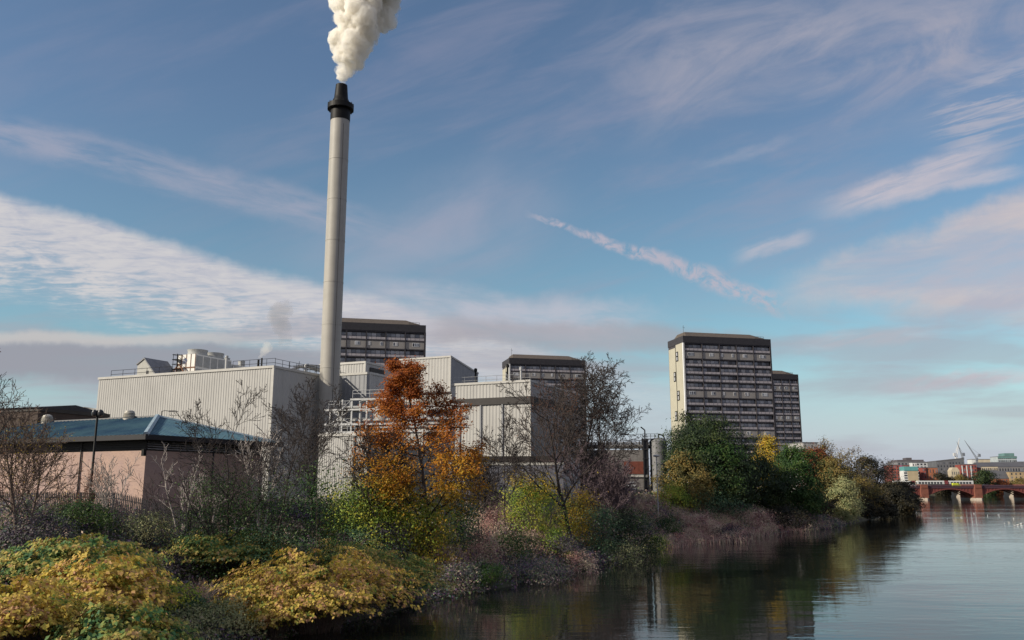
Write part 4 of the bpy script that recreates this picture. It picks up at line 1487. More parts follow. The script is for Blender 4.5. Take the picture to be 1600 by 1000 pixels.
def crane(label, base, tip, Y, m_, back=None, th=.9):
    b, tp = at(*base, Y), at(*tip, Y)
    t = empty('tower_crane', (b.x, Y, ZG), 0, label, 'crane', 'cranes over the town')
    H = b.z - ZG
    q = MB()
    for x in (-.9, .9):
        for y in (-.9, .9): q.box(x - .25, x + .25, y - .25, y + .25, 0, H)
    for k in range(int(H / 3)):
        q.tube((-.9, -.9, k * 3), (.9, -.9, k * 3 + 3), .2, n=4); q.tube((.9, .9, k * 3), (-.9, .9, k * 3 + 3), .2, n=4)
    q.build('mast', m_, t)
    d = Vector((tp.x - b.x, 0, tp.z - b.z))
    n_ = Vector((-d.z, 0, d.x)).normalized() * th
    q = MB()
    o = Vector((0, 0, H))
    q.tube(o - n_, o + d, .42, .25, 4); q.tube(o + n_, o + d, .42, .25, 4)
    N = 14
    for k in range(N):
        s0, s1 = k / N, (k + 1) / N
        q.tube(o + d * s0 - n_ * (1 - s0), o + d * s1 + n_ * (1 - s1), .18, n=4)
    q.build('jib', m_, t)
    e = Vector((-d.x * .28 if abs(d.x) > 2 else -6, 0, 6))
    q = MB(); q.tube(o, o + e, .5, n=4); q.box(e.x - 1.5, e.x + 1.5, -1.2, 1.2, H + e.z - 4, H + e.z); q.tube(o + e, o + d * .7, .12, n=4)
    q.build('counter_jib', m_, t)
    MB().box(-1.4, 1.4, -1.4, 1.4, H - 2.5, H + .3).build('cab', m_, t)


CWH = mat('white crane steel', (.6, .6, .6), .6); CGR = mat('grey crane steel', (.20, .22, .25), .6)
crane('white luffing crane raised almost upright over the dark slab', (1494, 715), (1499, 684), 1150, CWH, th=1.3)
crane('dark crane leaning left just right of the white crane', (1504, 715), (1495, 690), 1120, CGR)
crane('dark crane with a long jib leaning left above the striped screen block', (1526, 716), (1507, 688), 1200, CGR)

# gulls on the water
GW_ = mat('gull white', (.85, .85, .83), .7)
rr = random.Random(21)
gp = MB()
gprof = []
def gull_mesh():
    co, fs = [], []
    N, M = 10, 8
    for i in range(N + 1):
        s = i / N
        r_ = .13 * math.sin(math.pi * min(1, s * 1.02)) ** .7 * (1 - .35 * s) + .002
        cz = .1 + .05 * math.sin(s * 2.5) - .02 * s
        for j in range(M):
            a = 2 * math.pi * j / M
            co.append((.25 - .55 * s, r_ * math.cos(a), cz + r_ * .8 * math.sin(a)))
    for i in range(N):
        for j in range(M):
            fs.append((i * M + j, i * M + (j + 1) % M, (i + 1) * M + (j + 1) % M, (i + 1) * M + j))
    return co, fs
co, fs = gull_mesh()
body = MB().add(co, fs)
hd = bmesh.new()
bmesh.ops.create_uvsphere(hd, u_segments=10, v_segments=8, radius=.075, matrix=Matrix.Translation((.27, 0, .27)))
body.add([v.co[:] for v in hd.verts], [tuple(v.index for v in f.verts) for f in hd.faces])
hd.free()
body.tube((.2, 0, .13), (.27, 0, .26), .07, .055, 8)
gull0 = None
for px, py in ((1502, 809), (1480, 812), (1543, 806), (1570, 819), (1577, 817), (1584, 811), (1590, 821), (1595, 819), (1598, 823), (1586, 822), (1522, 803), (1560, 805)):
    q = at(px, py, 300)
    d = ray(px, py); s = -HCAM / d.z
    p = Vector((0, 0, HCAM)) + d * s
    if gull0 is None:
        gull0 = empty('gull', (p.x, p.y, 0), 0, 'white gull resting on the river, one of the scattered flock', 'bird', 'gulls on the river')
        gb = body.build('body', GW_, gull0, True)
        MB().add([(.05, -.12, .19), (-.38, -.03, .17), (-.38, .03, .17), (.05, .12, .19), (-.1, 0, .26)], [(0, 1, 4), (1, 2, 4), (2, 3, 4), (3, 0, 4)]).build('wing', mat('gull grey', (.45, .46, .48), .7), gull0)
        MB().tube((.33, 0, .265), (.42, 0, .25), .022, .006, 6).build('bill', mat('gull bill', (.5, .3, .03), .5), gull0)
        gull0.scale = (1.05,) * 3
    else:
        copy_tree(gull0, (p.x, p.y, 0), rr.random() * 6.28)
# ================================================================== vegetation
def bark(name, c):
    return mat('bark ' + name, c, .95, var=.18, scale=2.0)


BK_GREY = bark('grey', (.115, .095, .085)); BK_PALE = bark('pale', (.42, .37, .33)); BK_DARK = bark('dark', (.05, .04, .036))
BK_RED = bark('red', (.085, .055, .045)); BK_PURPLE = bark('purple', (.145, .105, .115)); BK_MID = bark('brown', (.16, .115, .09))


def leafmat(name, stops, trans=.3, pscale=.6, zg=None, wr=.62):
    """leaves: hue differs leaf by leaf and in patches; zg=(z0,z1) shifts the hue with height on the plant (autumn turning from the top)"""
    m = bpy.data.materials.new(name)
    m.use_nodes = True
    nt = m.node_tree; K = NT(nt); p = nt.nodes['Principled BSDF']
    out = [n for n in nt.nodes if n.type == 'OUTPUT_MATERIAL'][0]
    tc = K.new('ShaderNodeTexCoord').outputs['Object']
    isl = K.new('ShaderNodeNewGeometry').outputs['Random Per Island']
    n = K.step(K.noise(tc, pscale, 3, .55), .32, .68)
    f = K.add(K.mul(isl, 1 - wr), K.mul(n, wr))
    if zg:
        sp = K.new('ShaderNodeSeparateXYZ'); nt.links.new(tc, sp.inputs[0])
        f = K.add(K.mul(f, .42), K.mul(K.step(sp.outputs[2], zg[0], zg[1]), .58))
    c = K.ramp(f, stops)
    nt.links.new(c, p.inputs['Base Color'])
    p.inputs['Roughness'].default_value = .6
    p.inputs['Specular IOR Level'].default_value = .25
    t = K.new('ShaderNodeBsdfTranslucent'); nt.links.new(c, t.inputs[0])
    mx = K.new('ShaderNodeMixShader'); mx.inputs[0].default_value = trans
    nt.links.new(p.outputs[0], mx.inputs[1]); nt.links.new(t.outputs[0], mx.inputs[2]); nt.links.new(mx.outputs[0], out.inputs[0])
    return m


L_MAPLE = leafmat('maple leaves', [(.04, (.07, .10, .02)), (.16, (.30, .24, .03)), (.34, (.50, .30, .03)), (.5, (.50, .21, .022)), (.68, (.40, .13, .018)), (.86, (.27, .065, .016)), (1, (.42, .17, .03))], .4, .45, (2.5, 18))
L_KNOTY = leafmat('knotweed yellow', [(.04, (.10, .20, .05)), (.16, (.28, .33, .06)), (.3, (.55, .43, .08)), (.5, (.65, .48, .10)), (.64, (.60, .40, .12)), (.78, (.55, .30, .17)), (.88, (.36, .17, .10)), (1, (.65, .55, .22))], .4, 1.0, wr=.58)
L_KNOTG = leafmat('knotweed green', [(.05, (.05, .14, .07)), (.25, (.10, .21, .07)), (.45, (.24, .29, .07)), (.6, (.42, .36, .09)), (.75, (.56, .42, .11)), (.9, (.50, .30, .15)), (1, (.30, .34, .16))], .4, 1.0, wr=.58)
L_LIME = leafmat('lime leaves', [(.1, (0.122, 0.204, 0.041)), (.45, (0.265, 0.366, 0.050)), (.75, (0.488, 0.488, 0.071)), (1, (0.700, 0.549, 0.060))], .35, .5)
L_YELL = leafmat('yellow leaves', [(.1, (0.195, 0.195, 0.040)), (.4, (0.423, 0.325, 0.040)), (.75, (0.650, 0.423, 0.048)), (1, (0.650, 0.325, 0.065))], .35, .5)
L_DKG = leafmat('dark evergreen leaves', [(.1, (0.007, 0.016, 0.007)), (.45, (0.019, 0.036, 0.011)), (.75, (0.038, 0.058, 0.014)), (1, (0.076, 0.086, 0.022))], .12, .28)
L_MIDG = leafmat('mid green leaves', [(.1, (0.016, 0.040, 0.011)), (.5, (0.032, 0.076, 0.016)), (.8, (0.063, 0.108, 0.022)), (1, (0.117, 0.126, 0.027))], .22, .35)
L_TEAL = leafmat('blue green leaves', [(.1, (0.022, 0.056, 0.033)), (.4, (0.056, 0.119, 0.056)), (.7, (0.100, 0.175, 0.088)), (.85, (0.175, 0.237, 0.112)), (1, (0.300, 0.275, 0.125))], .2, .5, wr=.45)
L_OLIVE = leafmat('olive leaves', [(.1, (0.062, 0.062, 0.025)), (.45, (0.150, 0.125, 0.037)), (.75, (0.250, 0.163, 0.044)), (1, (0.188, 0.188, 0.075))], .25, .35)
L_RUST = leafmat('rust leaves', [(.1, (0.075, 0.031, 0.019)), (.5, (0.188, 0.056, 0.025)), (.8, (0.275, 0.100, 0.031)), (1, (0.325, 0.175, 0.050))], .25, .5)
L_PURP = leafmat('dark purple leaves', [(.1, (0.029, 0.021, 0.034)), (.4, (0.065, 0.044, 0.072)), (.6, (0.046, 0.065, 0.046)), (.8, (0.130, 0.091, 0.104)), (1, (0.065, 0.104, 0.052))], .15, .4, wr=.45)
L_PALEG = leafmat('pale willow leaves', [(.1, (0.150, 0.180, 0.074)), (.5, (0.300, 0.316, 0.150)), (.8, (0.434, 0.406, 0.196)), (1, (0.510, 0.406, 0.180))], .3, .6)
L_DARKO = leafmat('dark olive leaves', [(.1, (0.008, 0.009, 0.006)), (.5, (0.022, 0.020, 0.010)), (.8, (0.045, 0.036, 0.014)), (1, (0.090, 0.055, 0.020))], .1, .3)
L_UNDER = leafmat('bramble leaves', [(.06, (0.073, 0.044, 0.081)), (.25, (0.181, 0.109, 0.200)), (.42, (0.081, 0.164, 0.109)), (.55, (0.290, 0.181, 0.217)), (.7, (0.181, 0.290, 0.090)), (.84, (0.544, 0.362, 0.307)), (1, (0.700, 0.544, 0.399))], .25, .22, wr=.45)
L_DRY = leafmat('dry stems', [(.05, (0.130, 0.065, 0.078)), (.25, (0.390, 0.195, 0.182)), (.45, (0.650, 0.403, 0.338)), (.65, (0.700, 0.572, 0.442)), (.8, (0.700, 0.611, 0.390)), (.92, (0.234, 0.260, 0.104)), (1, (0.390, 0.208, 0.234))], .48, .45, wr=.6)
L_GRASS = leafmat('bank grass', [(.1, (0.037, 0.062, 0.025)), (.5, (0.075, 0.150, 0.037)), (.8, (0.125, 0.175, 0.044)), (1, (0.312, 0.237, 0.112))], .25, .3)


def leaf_quads(P, nrm, size, rng, droop=0.0, aspect=.55):
    """one kite-shaped leaf at every point of P; nrm is the way its face looks"""
    n = len(P)
    N = nrm / (np.linalg.norm(nrm, axis=1, keepdims=True) + 1e-9)
    t = rng.normal(size=(n, 3)); t[:, 2] -= droop
    t -= N * np.sum(t * N, 1, keepdims=True)
    t /= np.linalg.norm(t, axis=1, keepdims=True) + 1e-9
    s = np.cross(N, t)
    L = (size * rng.uniform(.65, 1.3, n))[:, None]
    W = L * aspect * .5
    fold = N * L * .10
    V = np.stack([P, P + t * L * .45 + s * W + fold, P + t * L, P + t * L * .45 - s * W + fold], 1).reshape(-1, 3)
    f = np.arange(n * 4, dtype=np.int32).reshape(-1, 4)
    return V, f


def tubes_np(polys):
    V, Fc, b = [], [], 0
    for pts, rad, k in polys:
        p = np.asarray(pts, float); r = np.asarray(rad, float)
        m = len(p)
        d = np.gradient(p, axis=0)
        d /= np.linalg.norm(d, axis=1, keepdims=True) + 1e-9
        ref = np.array([.31, .87, .38]) if abs(d[0] @ np.array([.31, .87, .38])) < .9 else np.array([1., 0, 0])
        a = np.cross(d, ref); a /= np.linalg.norm(a, axis=1, keepdims=True) + 1e-9
        c = np.cross(d, a)
        th = np.arange(k) * 2 * np.pi / k
        ring = p[:, None] + r[:, None, None] * (a[:, None] * np.cos(th)[None, :, None] + c[:, None] * np.sin(th)[None, :, None])
        V.append(ring.reshape(-1, 3))
        i = np.arange(m - 1)[:, None] * k + np.arange(k)[None]
        j = np.arange(m - 1)[:, None] * k + (np.arange(k)[None] + 1) % k
        Fc.append(np.stack([i, j, j + k, i + k], -1).reshape(-1, 4) + b)
        b += m * k
    return np.concatenate(V), np.concatenate(Fc)


def grow(rng, p, d, L, r, lev, S, out):
    n = S['seg'][lev]
    p = np.array(p, float); d = np.array(d, float)
    pts, rad = [p.copy()], [r]
    for i in range(n):
        d = d + np.array([rng.gauss(0, S['wig'][lev]), rng.gauss(0, S['wig'][lev]), rng.gauss(0, S['wig'][lev]) + S['up'][lev]])
        d /= np.linalg.norm(d)
        p = p + d * L / n
        pts.append(p.copy()); rad.append(max(S['rmin'], r * (1 - (i + 1) / n * .78)))
    out.append((pts, rad, lev))
    if lev >= S['levels']: return
    k = S['kids'][lev]
    st = S['start'][lev]
    az = rng.random() * 6.28
    for j in range(k):
        f = st + (1 - st) * (j + rng.random() * .9) / k
        q = min(f * n, n - 1e-3); i = int(q)
        base = pts[i] + (pts[i + 1] - pts[i]) * (q - i)
        bd = pts[i + 1] - pts[i]; bd /= np.linalg.norm(bd)
        a = np.cross(bd, [.3, .8, .52]); a /= np.linalg.norm(a); c = np.cross(bd, a)
        az += 2.4 + rng.gauss(0, .35)
        ang = math.radians(S['ang'][lev] + rng.gauss(0, 8))
        nd = bd * math.cos(ang) + (a * math.cos(az) + c * math.sin(az)) * math.sin(ang)
        if S.get('lean') is not None and lev == 0: nd = nd + np.array(S['lean'])
        shape = S['shape'](f) if lev == 0 else (1.1 - .55 * f)
        grow(rng, base, nd / np.linalg.norm(nd), L * S['ratio'][lev] * shape * rng.uniform(.8, 1.2), max(S['rmin'], rad[i] * S['rr'][lev]), lev + 1, S, out)


BASE = dict(seg=[9, 6, 4, 3, 2], wig=[.05, .10, .14, .18, .2], up=[.02, .05, .06, .05, .03], kids=[13, 8, 6, 4, 0], start=[.28, .2, .2, .2, 0], ang=[48, 42, 40, 38, 35],
            ratio=[.48, .45, .5, .55, .5], rr=[.5, .55, .6, .7, .7], rmin=.014, levels=3, shape=lambda f: 1.15 - .55 * f)


def spec(**k):
    d = dict(BASE); d.update(k); return d


def skeleton(seed, H, r0, S, stems=1, spread=.0, tilt=(0, 0)):
    rng = random.Random(seed)
    out = []
    for i in range(stems):
        a = rng.random() * 6.28
        d = np.array([tilt[0] + spread * math.cos(a), tilt[1] + spread * math.sin(a), 1.0]); d /= np.linalg.norm(d)
        o = (0.12 * stems * .5 * math.cos(a) if stems > 1 else 0, 0.12 * stems * .5 * math.sin(a) if stems > 1 else 0, -.3)
        grow(rng, o, d, H * (1 if stems == 1 else rng.uniform(.7, 1.0)), r0, 0, S, out)
    return out


def fit(sk, H):
    zm = max(p[2] for pts, _, _ in sk for p in pts)
    k = H / zm
    return [([p * k for p in map(np.asarray, pts)], [x * (.5 + .5 * k) for x in rad], lev) for pts, rad, lev in sk]


def sides(lev): return 8 if lev == 0 else (5 if lev == 1 else 3)


def foot(px, Y, py=760):
    q = at(px, py, Y)
    return Vector((q.x, Y, gz(q.x, Y)))


def height(px, py_top, Y, z0): return at(px, py_top, Y).z - z0


def bare_tree(label, px, Y, pyt, seed, S, barkm, r0=.2, stems=1, spread=0, tilt=(0, 0), group='bare trees on the bank', leaves=None, name='bare_tree', cat='tree', pyb=None):
    if pyb:
        q = ground_hit(px, pyb); Y = q.y
    o = foot(px, Y, pyb or 790)
    H = height(px, pyt, Y, o.z)
    t = empty(name, o, 0, label, cat, group)
    S = dict(S); S['rmin'] = max(S['rmin'], min(Y * .00028, .036))
    sk = fit(skeleton(seed, H, r0, S, stems, spread, tilt), H)
    V, f = tubes_np([(p, r, sides(l)) for p, r, l in sk if l == 0])
    link_mesh('trunk', np_mesh('trunk', V, f, smooth=True), barkm, t)
    V, f = tubes_np([(p, r, sides(l)) for p, r, l in sk if l > 0])
    cr = link_mesh('crown', np_mesh('crown', V, f), barkm, t)
    if leaves:
        m_, count, size, (za, zb), jit = leaves
        rng = np.random.default_rng(seed)
        tips = np.array([q for p, r, l in sk if l >= S['levels'] - 1 for q in p[1:]])
        hh = tips[:, 2] / H
        tips = tips[(hh > za) & (hh < zb)]
        if len(tips):
            P = tips[rng.integers(0, len(tips), count)] + rng.normal(0, jit, (count, 3))
            V, f = leaf_quads(P, rng.normal(0, .6, (count, 3)) + np.array([-.3, -.1, .7]), size, rng, .6)
            link_mesh('leaves', np_mesh('leaves', V, f), m_, t)
    return t


# ---- crowns made of leaf sprays
def sprays(rng, C, nrm, per, rad, flat, size, droop):
    n = len(C) * per
    idx = np.repeat(np.arange(len(C)), per)
    off = rng.normal(0, 1, (n, 3)); off[:, 2] *= flat
    off *= (rad[idx] if hasattr(rad, '__len__') else rad) [:, None] if hasattr(rad, '__len__') else rad
    P = C[idx] + off
    N = nrm[idx] * .9 + rng.normal(0, .55, (n, 3)) + np.array([0, 0, .45]) + off * .25
    N = N + np.array([-.12, -.25, 0])
    return leaf_quads(P, N, size, rng, droop)


def dome(rng, n, shape, lump=.16, seed=0):
    """points and outward directions on an uneven crown surface of unit size, z from 0 (bottom) to 1 (top)"""
    u = rng.uniform(0, 1, n); a = rng.uniform(0, 2 * np.pi, n)
    if shape == 'cone':
        z = 1 - u ** .62; r = (1 - z) ** .75 * .95 + .05
    elif shape == 'egg':
        z = u; r = np.sin(np.pi * np.clip(z * .86 + .14, 0, 1)) ** .62
    elif shape == 'mound':
        z = u ** .8; r = np.sqrt(np.clip(1 - z * z, 0, 1)) * .92 + .08
    else:
        z = u; r = np.sqrt(np.clip(1 - (2 * z - 1) ** 2, 0, 1))
    ph = np.random.default_rng(seed).uniform(0, 6.28, 6)
    wob = 1 + lump * (np.sin(3 * a + ph[0] + 4 * z) + .8 * np.sin(5 * a + ph[1] - 7 * z) + .7 * np.sin(2 * a + ph[2]) * np.cos(9 * z + ph[3]) + .6 * np.sin(8 * a + ph[4] + 11 * z))
    dep = 1 - .55 * rng.random(n) ** 2.2
    r = r * wob * dep
    P = np.stack([r * np.cos(a), r * np.sin(a), z * (.9 + .1 * wob) * (.75 + .25 * dep)], 1)
    N = np.stack([np.cos(a) * .8, np.sin(a) * .8, (z - .35) * 1.3], 1)
    return P, N


def leafy_tree(label, px, Y, pyt, wpx, seed, m_, shape='round', ncl=300, per=40, size=.3, bottom=.18, name='broadleaf_tree', barkm=None, group=None, flat=.6, droop=.5, pyb=None, crad=.075, cat='tree', lump=.16):
    o = foot(px, Y, pyb or 770)
    H = height(px, pyt, Y, o.z)
    Wd = at(px + wpx / 2, 740, Y).x - at(px - wpx / 2, 740, Y).x
    t = empty(name, o, 0, label, cat, group)
    rng = np.random.default_rng(seed)
    S = spec(levels=2, kids=[10, 4, 0], ratio=[.42, .4, .4], rmin=.03)
    sk = fit(skeleton(seed, H * .92, max(.12, H * .02), S), H * .92)
    V, f = tubes_np([(p, r, sides(l)) for p, r, l in sk])
    link_mesh('trunk', np_mesh('trunk', V, f, smooth=True), barkm or BK_DARK, t)
    C, N = dome(rng, ncl, shape, lump, seed)
    C = C * np.array([Wd / 2 * .93, Wd / 2 * .93, H * (1 - bottom)]) + np.array([0, 0, H * bottom])
    rad = rng.uniform(.6, 1.35, ncl) * crad * (Wd + H) / 2
    V, f = sprays(rng, C, N, int(per * 1.9), rad, flat, size * 1.12, droop)
    link_mesh('crown', np_mesh('crown', V, f), m_, t)
    return t


def shrub(label, px, pyb, pyt, wpx, seed, m_, ncl=120, per=40, size=.16, style='mound', group='shrubs on the river bank', stemm=None, flat=.55, droop=.7, crad=.10, deep=1.0, name='shrub', lump=.16, Y=None):
    q = ground_hit(px, pyb) if Y is None else foot(px, Y)
    if px < 530 and q.y > 68: q = foot(px, 66.5)
    o = Vector((q.x, q.y, gz(q.x, q.y)))
    Y = o.y
    H = max(.5, height(px, pyt, Y, o.z))
    Wd = at(px + wpx / 2, pyb, Y).x - at(px - wpx / 2, pyb, Y).x
    t = empty(name, o, 0, label, 'shrub', group)
    rng = np.random.default_rng(seed); rr = random.Random(seed)
    polys = []
    if style == 'canes':
        C, N, SZ = [], [], []
        for i in range(ncl):
            a = rr.random() * 6.28; reach = Wd / 2 * (.25 + .75 * rr.random() ** .6)
            hz = H * (1.0 - .45 * (reach / (Wd / 2)) ** 2) * rr.uniform(.62, 1.06)
            b0 = np.array([math.cos(a) * reach * .22, math.sin(a) * reach * .22 * deep, 0])
            pts = []
            for k in range(8):
                s = k / 7
                pts.append(b0 + np.array([math.cos(a) * reach * s ** 1.5 * .8, math.sin(a) * reach * s ** 1.5 * .8 * deep, hz * (1 - (1 - s) ** 2.0) - .22 * hz * max(0, s - .72) ** 1.0 * 2.4]))
            polys.append((pts, np.linspace(.022, .008, 8), 3))
            for k in range(9):
                s = .38 + .62 * (k + rr.random()) / 9
                j = min(int(s * 7), 6); f_ = s * 7 - j
                base = pts[j] * (1 - f_) + pts[j + 1] * f_
                az = a + (1 if k % 2 else -1) * rr.uniform(.5, 1.5)
                bl_ = rr.uniform(.35, .75) * min(1.0, H / 2.2)
                nl = 8
                for w_ in range(nl):
                    g_ = (w_ + .6) / nl
                    C.append(base + np.array([math.cos(az) * bl_ * g_, math.sin(az) * bl_ * g_, .16 * bl_ * g_ - .42 * bl_ * g_ * g_]) + np.array([rr.gauss(0, .05), rr.gauss(0, .05), rr.gauss(0, .03)]))
                    N.append((math.cos(a) * .75 + rr.gauss(0, .4), math.sin(a) * .75 + rr.gauss(0, .4), .75))
        P = np.array(C); Nn = np.array(N)
        V, f = leaf_quads(P, Nn, size, rng, droop, .7)
    else:
        C, N = dome(rng, ncl, 'mound', lump, seed)
        C = C * np.array([Wd / 2 * .9, Wd / 2 * .9 * deep, H * .95])
        V, f = sprays(rng, C, N, per, rng.uniform(.6, 1.3, ncl) * crad * (Wd + 2 * H) / 2, flat, size, droop)
        for i in range(max(6, ncl // 8)):
            e = C[rr.randrange(len(C))]
            b0 = np.array([e[0] * .15, e[1] * .15, -.1])
            mid = (b0 + e) / 2 + np.array([0, 0, H * .12])
            polys.append(([b0, mid, e * .97], [.03, .02, .01], 3))
    V2, f2 = tubes_np(polys)
    link_mesh('stems', np_mesh('stems', V2, f2), stemm or BK_MID, t)
    link_mesh('foliage', np_mesh('foliage', V, f), m_, t)
    return t


def twig_shrub(label, px, pyb, pyt, seed, barkm, stems=7, spread=.45, r0=.035, group='bare shrubs on the bank', S=None, leaves=None, Y=None, name='bare_shrub'):
    q = ground_hit(px, pyb) if Y is None else foot(px, Y)
    if px < 530 and q.y > 68: q = foot(px, 66.5)
    o = Vector((q.x, q.y, gz(q.x, q.y)))
    H = max(.6, height(px, pyt, o.y, o.z))
    t = empty(name, o, 0, label, 'shrub', group)
    S = S or spec(levels=2, kids=[8, 5, 0], ratio=[.42, .45, .5], start=[.25, .2, 0], ang=[34, 36, 30], rmin=.010, wig=[.07, .12, .16])
    sk = fit(skeleton(seed, H, r0, S, stems, spread), H)
    V, f = tubes_np([(p, r, 4 if l == 0 else 3) for p, r, l in sk if l == 0])
    link_mesh('stems', np_mesh('stems', V, f), barkm, t)
    V, f = tubes_np([(p, r, 3) for p, r, l in sk if l > 0])
    link_mesh('twigs', np_mesh('twigs', V, f), barkm, t)
    if leaves:
        m_, count, size, jit = leaves
        rng = np.random.default_rng(seed)
        tips = np.array([q_ for p, r, l in sk if l >= 1 for q_ in p[1:]])
        P = tips[rng.integers(0, len(tips), count)] + rng.normal(0, jit, (count, 3))
        V, f = leaf_quads(P, rng.normal(0, .6, (count, 3)) + np.array([0, 0, .6]), size, rng, .5)
        link_mesh('leaves', np_mesh('leaves', V, f), m_, t)
    return t


def blades(P, H, wid, rng, lean=.5, nseg=3, bias=(0, 0)):
    """curved grass blades rooted at P"""
    n = len(P)
    a = rng.uniform(0, 2 * np.pi, n)
    H = H * rng.uniform(.55, 1.25, n)
    ln = H * lean * rng.uniform(.2, 1.4, n)
    dx, dy = np.cos(a) * ln + bias[0] * H, np.sin(a) * ln + bias[1] * H
    b = rng.uniform(0, 2 * np.pi, n)
    wx, wy = np.cos(b) * wid / 2, np.sin(b) * wid / 2
    rows = []
    for k in range(nseg + 1):
        s = k / nseg
        c = P + np.stack([dx * s * s, dy * s * s, H * s * (1 - .18 * s)], 1)
        w = (1 - .8 * s)
        o = np.stack([wx * w, wy * w, np.zeros(n)], 1)
        rows += [c - o, c + o]
    V = np.stack(rows, 1)
    m = 2 * (nseg + 1)
    f = []
    for k in range(nseg):
        f.append(np.stack([np.arange(n) * m + 2 * k, np.arange(n) * m + 2 * k + 1, np.arange(n) * m + 2 * k + 3, np.arange(n) * m + 2 * k + 2], 1))
    return V.reshape(-1, 3), np.concatenate(f)


def bank_points(rng, n, Y0, Y1, d0, d1, power=1.0):
    out = []
    while sum(len(o) for o in out) < n:
        m = n * 3
        Y = Y0 * (Y1 / Y0) ** rng.uniform(0, 1, m) if power else rng.uniform(Y0, Y1, m)
        X = rng.uniform(-62, 80, m)
        d = bank_d(X, Y)
        ok = (d > d0) & (d < d1) & (X > -.64 * Y - 3) & (X < .62 * Y)
        out.append(np.stack([X[ok], Y[ok], G(X[ok], Y[ok])], 1))
    return np.concatenate(out)[:n]


# ---- stuff that nobody could count
def undergrowth():
    rng = np.random.default_rng(5)
    C = bank_points(rng, 16000, 27, 300, .1, 34)
    n = len(C); per = 13
    idx = np.repeat(np.arange(n), per)
    sc = (.20 + C[:, 1] / 420)[idx]
    off = rng.normal(0, 1, (n * per, 3)) * np.stack([sc * 1.6, sc * 1.6, sc * .9], 1)
    P = C[idx] + off; P[:, 2] = np.maximum(G(P[:, 0], P[:, 1]), 0.02) + np.abs(off[:, 2]) * 1.2
    V, f = leaf_quads(P, rng.normal(0, .5, P.shape) + np.array([0, 0, .8]), .17 + P[:, 1] / 650, rng, .3, .6)
    tag(link_mesh('undergrowth', np_mesh('undergrowth', V, f), L_UNDER), kind='stuff')
    C = bank_points(rng, 9000, 30, 220, -.2, 30)
    V, f = blades(C, .75 + C[:, 1] / 260, .03 + C[:, 1] / 2600, rng, .6)
    tag(link_mesh('bank_grass', np_mesh('bank_grass', V, f), L_GRASS), kind='stuff')


undergrowth()


def dry_patch():
    rng = np.random.default_rng(9)
    Ps = []
    for px, pyb, sx, sy, n in ((1150, 835, 60, 8, 2200), (1060, 845, 50, 8, 1200), (1240, 822, 50, 8, 1200), (1120, 812, 62, 14, 3600), (1010, 795, 50, 14, 1700), (1190, 815, 36, 8, 700), (770, 800, 30, 16, 900), (830, 850, 70, 16, 700), (960, 770, 40, 8, 700), (720, 880, 60, 14, 500), (1080, 838, 40, 8, 500), (1250, 812, 30, 6, 400)):
        c = [ground_hit(px + rng.normal(0, sx * .6), pyb + rng.normal(0, sy * .6)) for _ in range(26)]
        c = np.array([(q.x, q.y) for q in c if q is not None])
        k = rng.integers(0, len(c), n)
        q = c[k] + rng.normal(0, 1.5, (n, 2)) * np.array([1, 2.2])
        Ps.append(np.stack([q[:, 0], q[:, 1], np.maximum(G(q[:, 0], q[:, 1]), 0)], 1))
    P = np.concatenate(Ps)
    hv = 1.5 * (1 + .45 * np.sin(P[:, 0] * .8 + 1) * np.sin(P[:, 1] * .45))
    V, f = blades(P, hv, .06, rng, .5)
    # feathery seed heads on the stems
    m = V.reshape(len(P), -1, 3)[:, -1]
    k = np.repeat(np.arange(len(P)), 5)
    S_ = m[k] + rng.normal(0, .14, (len(k), 3)) - np.array([0, 0, .12])
    V2, f2 = leaf_quads(S_, rng.normal(0, 1, S_.shape), .2, rng, 0, .5)
    tag(link_mesh('dry_willowherb', np_mesh('dry_willowherb', np.concatenate([V, V2]), np.concatenate([f, f2 + len(V)])), L_DRY), kind='stuff')


dry_patch()

# ---- foreground knotweed
KG = 'knotweed clumps along the near bank'
KW = dict(style='canes', group=KG, name='knotweed', stemm=BK_MID)
shrub('pinkish yellow knotweed clump at the left, with a dark hole in its middle', 150, 985, 855, 260, 101, L_KNOTY, ncl=170, size=.24, **KW)
shrub('olive yellow knotweed clump behind the pinkish one, nearest the left edge', 115, 925, 826, 290, 102, L_KNOTG, ncl=170, size=.24, **KW)
shrub('yellow knotweed clump filling the bottom left corner', 20, 1020, 890, 240, 103, L_KNOTY, ncl=150, size=.21, **KW)
shrub('green-gold knotweed clump at the bottom edge beside the bottom left corner', 180, 1065, 930, 250, 104, L_KNOTG, ncl=150, size=.24, **KW)
shrub('largest golden knotweed clump drooping over the river', 490, 985, 842, 360, 105, L_KNOTY, ncl=300, size=.24, **KW)
shrub('blue-green leaved knotweed tip leaning out over the water right of the golden clump', 620, 945, 855, 190, 106, L_KNOTG, ncl=170, size=.2, **KW)
shrub('upper golden-green knotweed layer behind the largest golden clump', 540, 925, 832, 230, 139, L_KNOTG, ncl=150, size=.19, **KW)
shrub('green and yellow knotweed arching over the dry rush tuft', 350, 895, 818, 240, 107, L_KNOTG, ncl=150, size=.24, **KW)
shrub('ragged yellow knotweed low at the water under the golden clump', 425, 1000, 895, 150, 108, L_KNOTY, ncl=90, size=.17, **KW)
shrub('low pink and grey-green weed clump at the bottom edge right of the dark hollow', 285, 1010, 945, 120, 109, L_PALEG, ncl=40, per=40, size=.14, group=KG)
shrub('blue-green bramble bank behind the largest golden clump', 420, 868, 818, 170, 110, L_TEAL, ncl=110, per=46, size=.17)
shrub('darker blue-green bramble right of the thin pale trunks', 560, 868, 822, 130, 111, L_TEAL, ncl=90, per=44, size=.17)
shrub('pale feathery willow bush before the fence', 228, 850, 800, 95, 112, L_PALEG, ncl=60, per=34, size=.15)
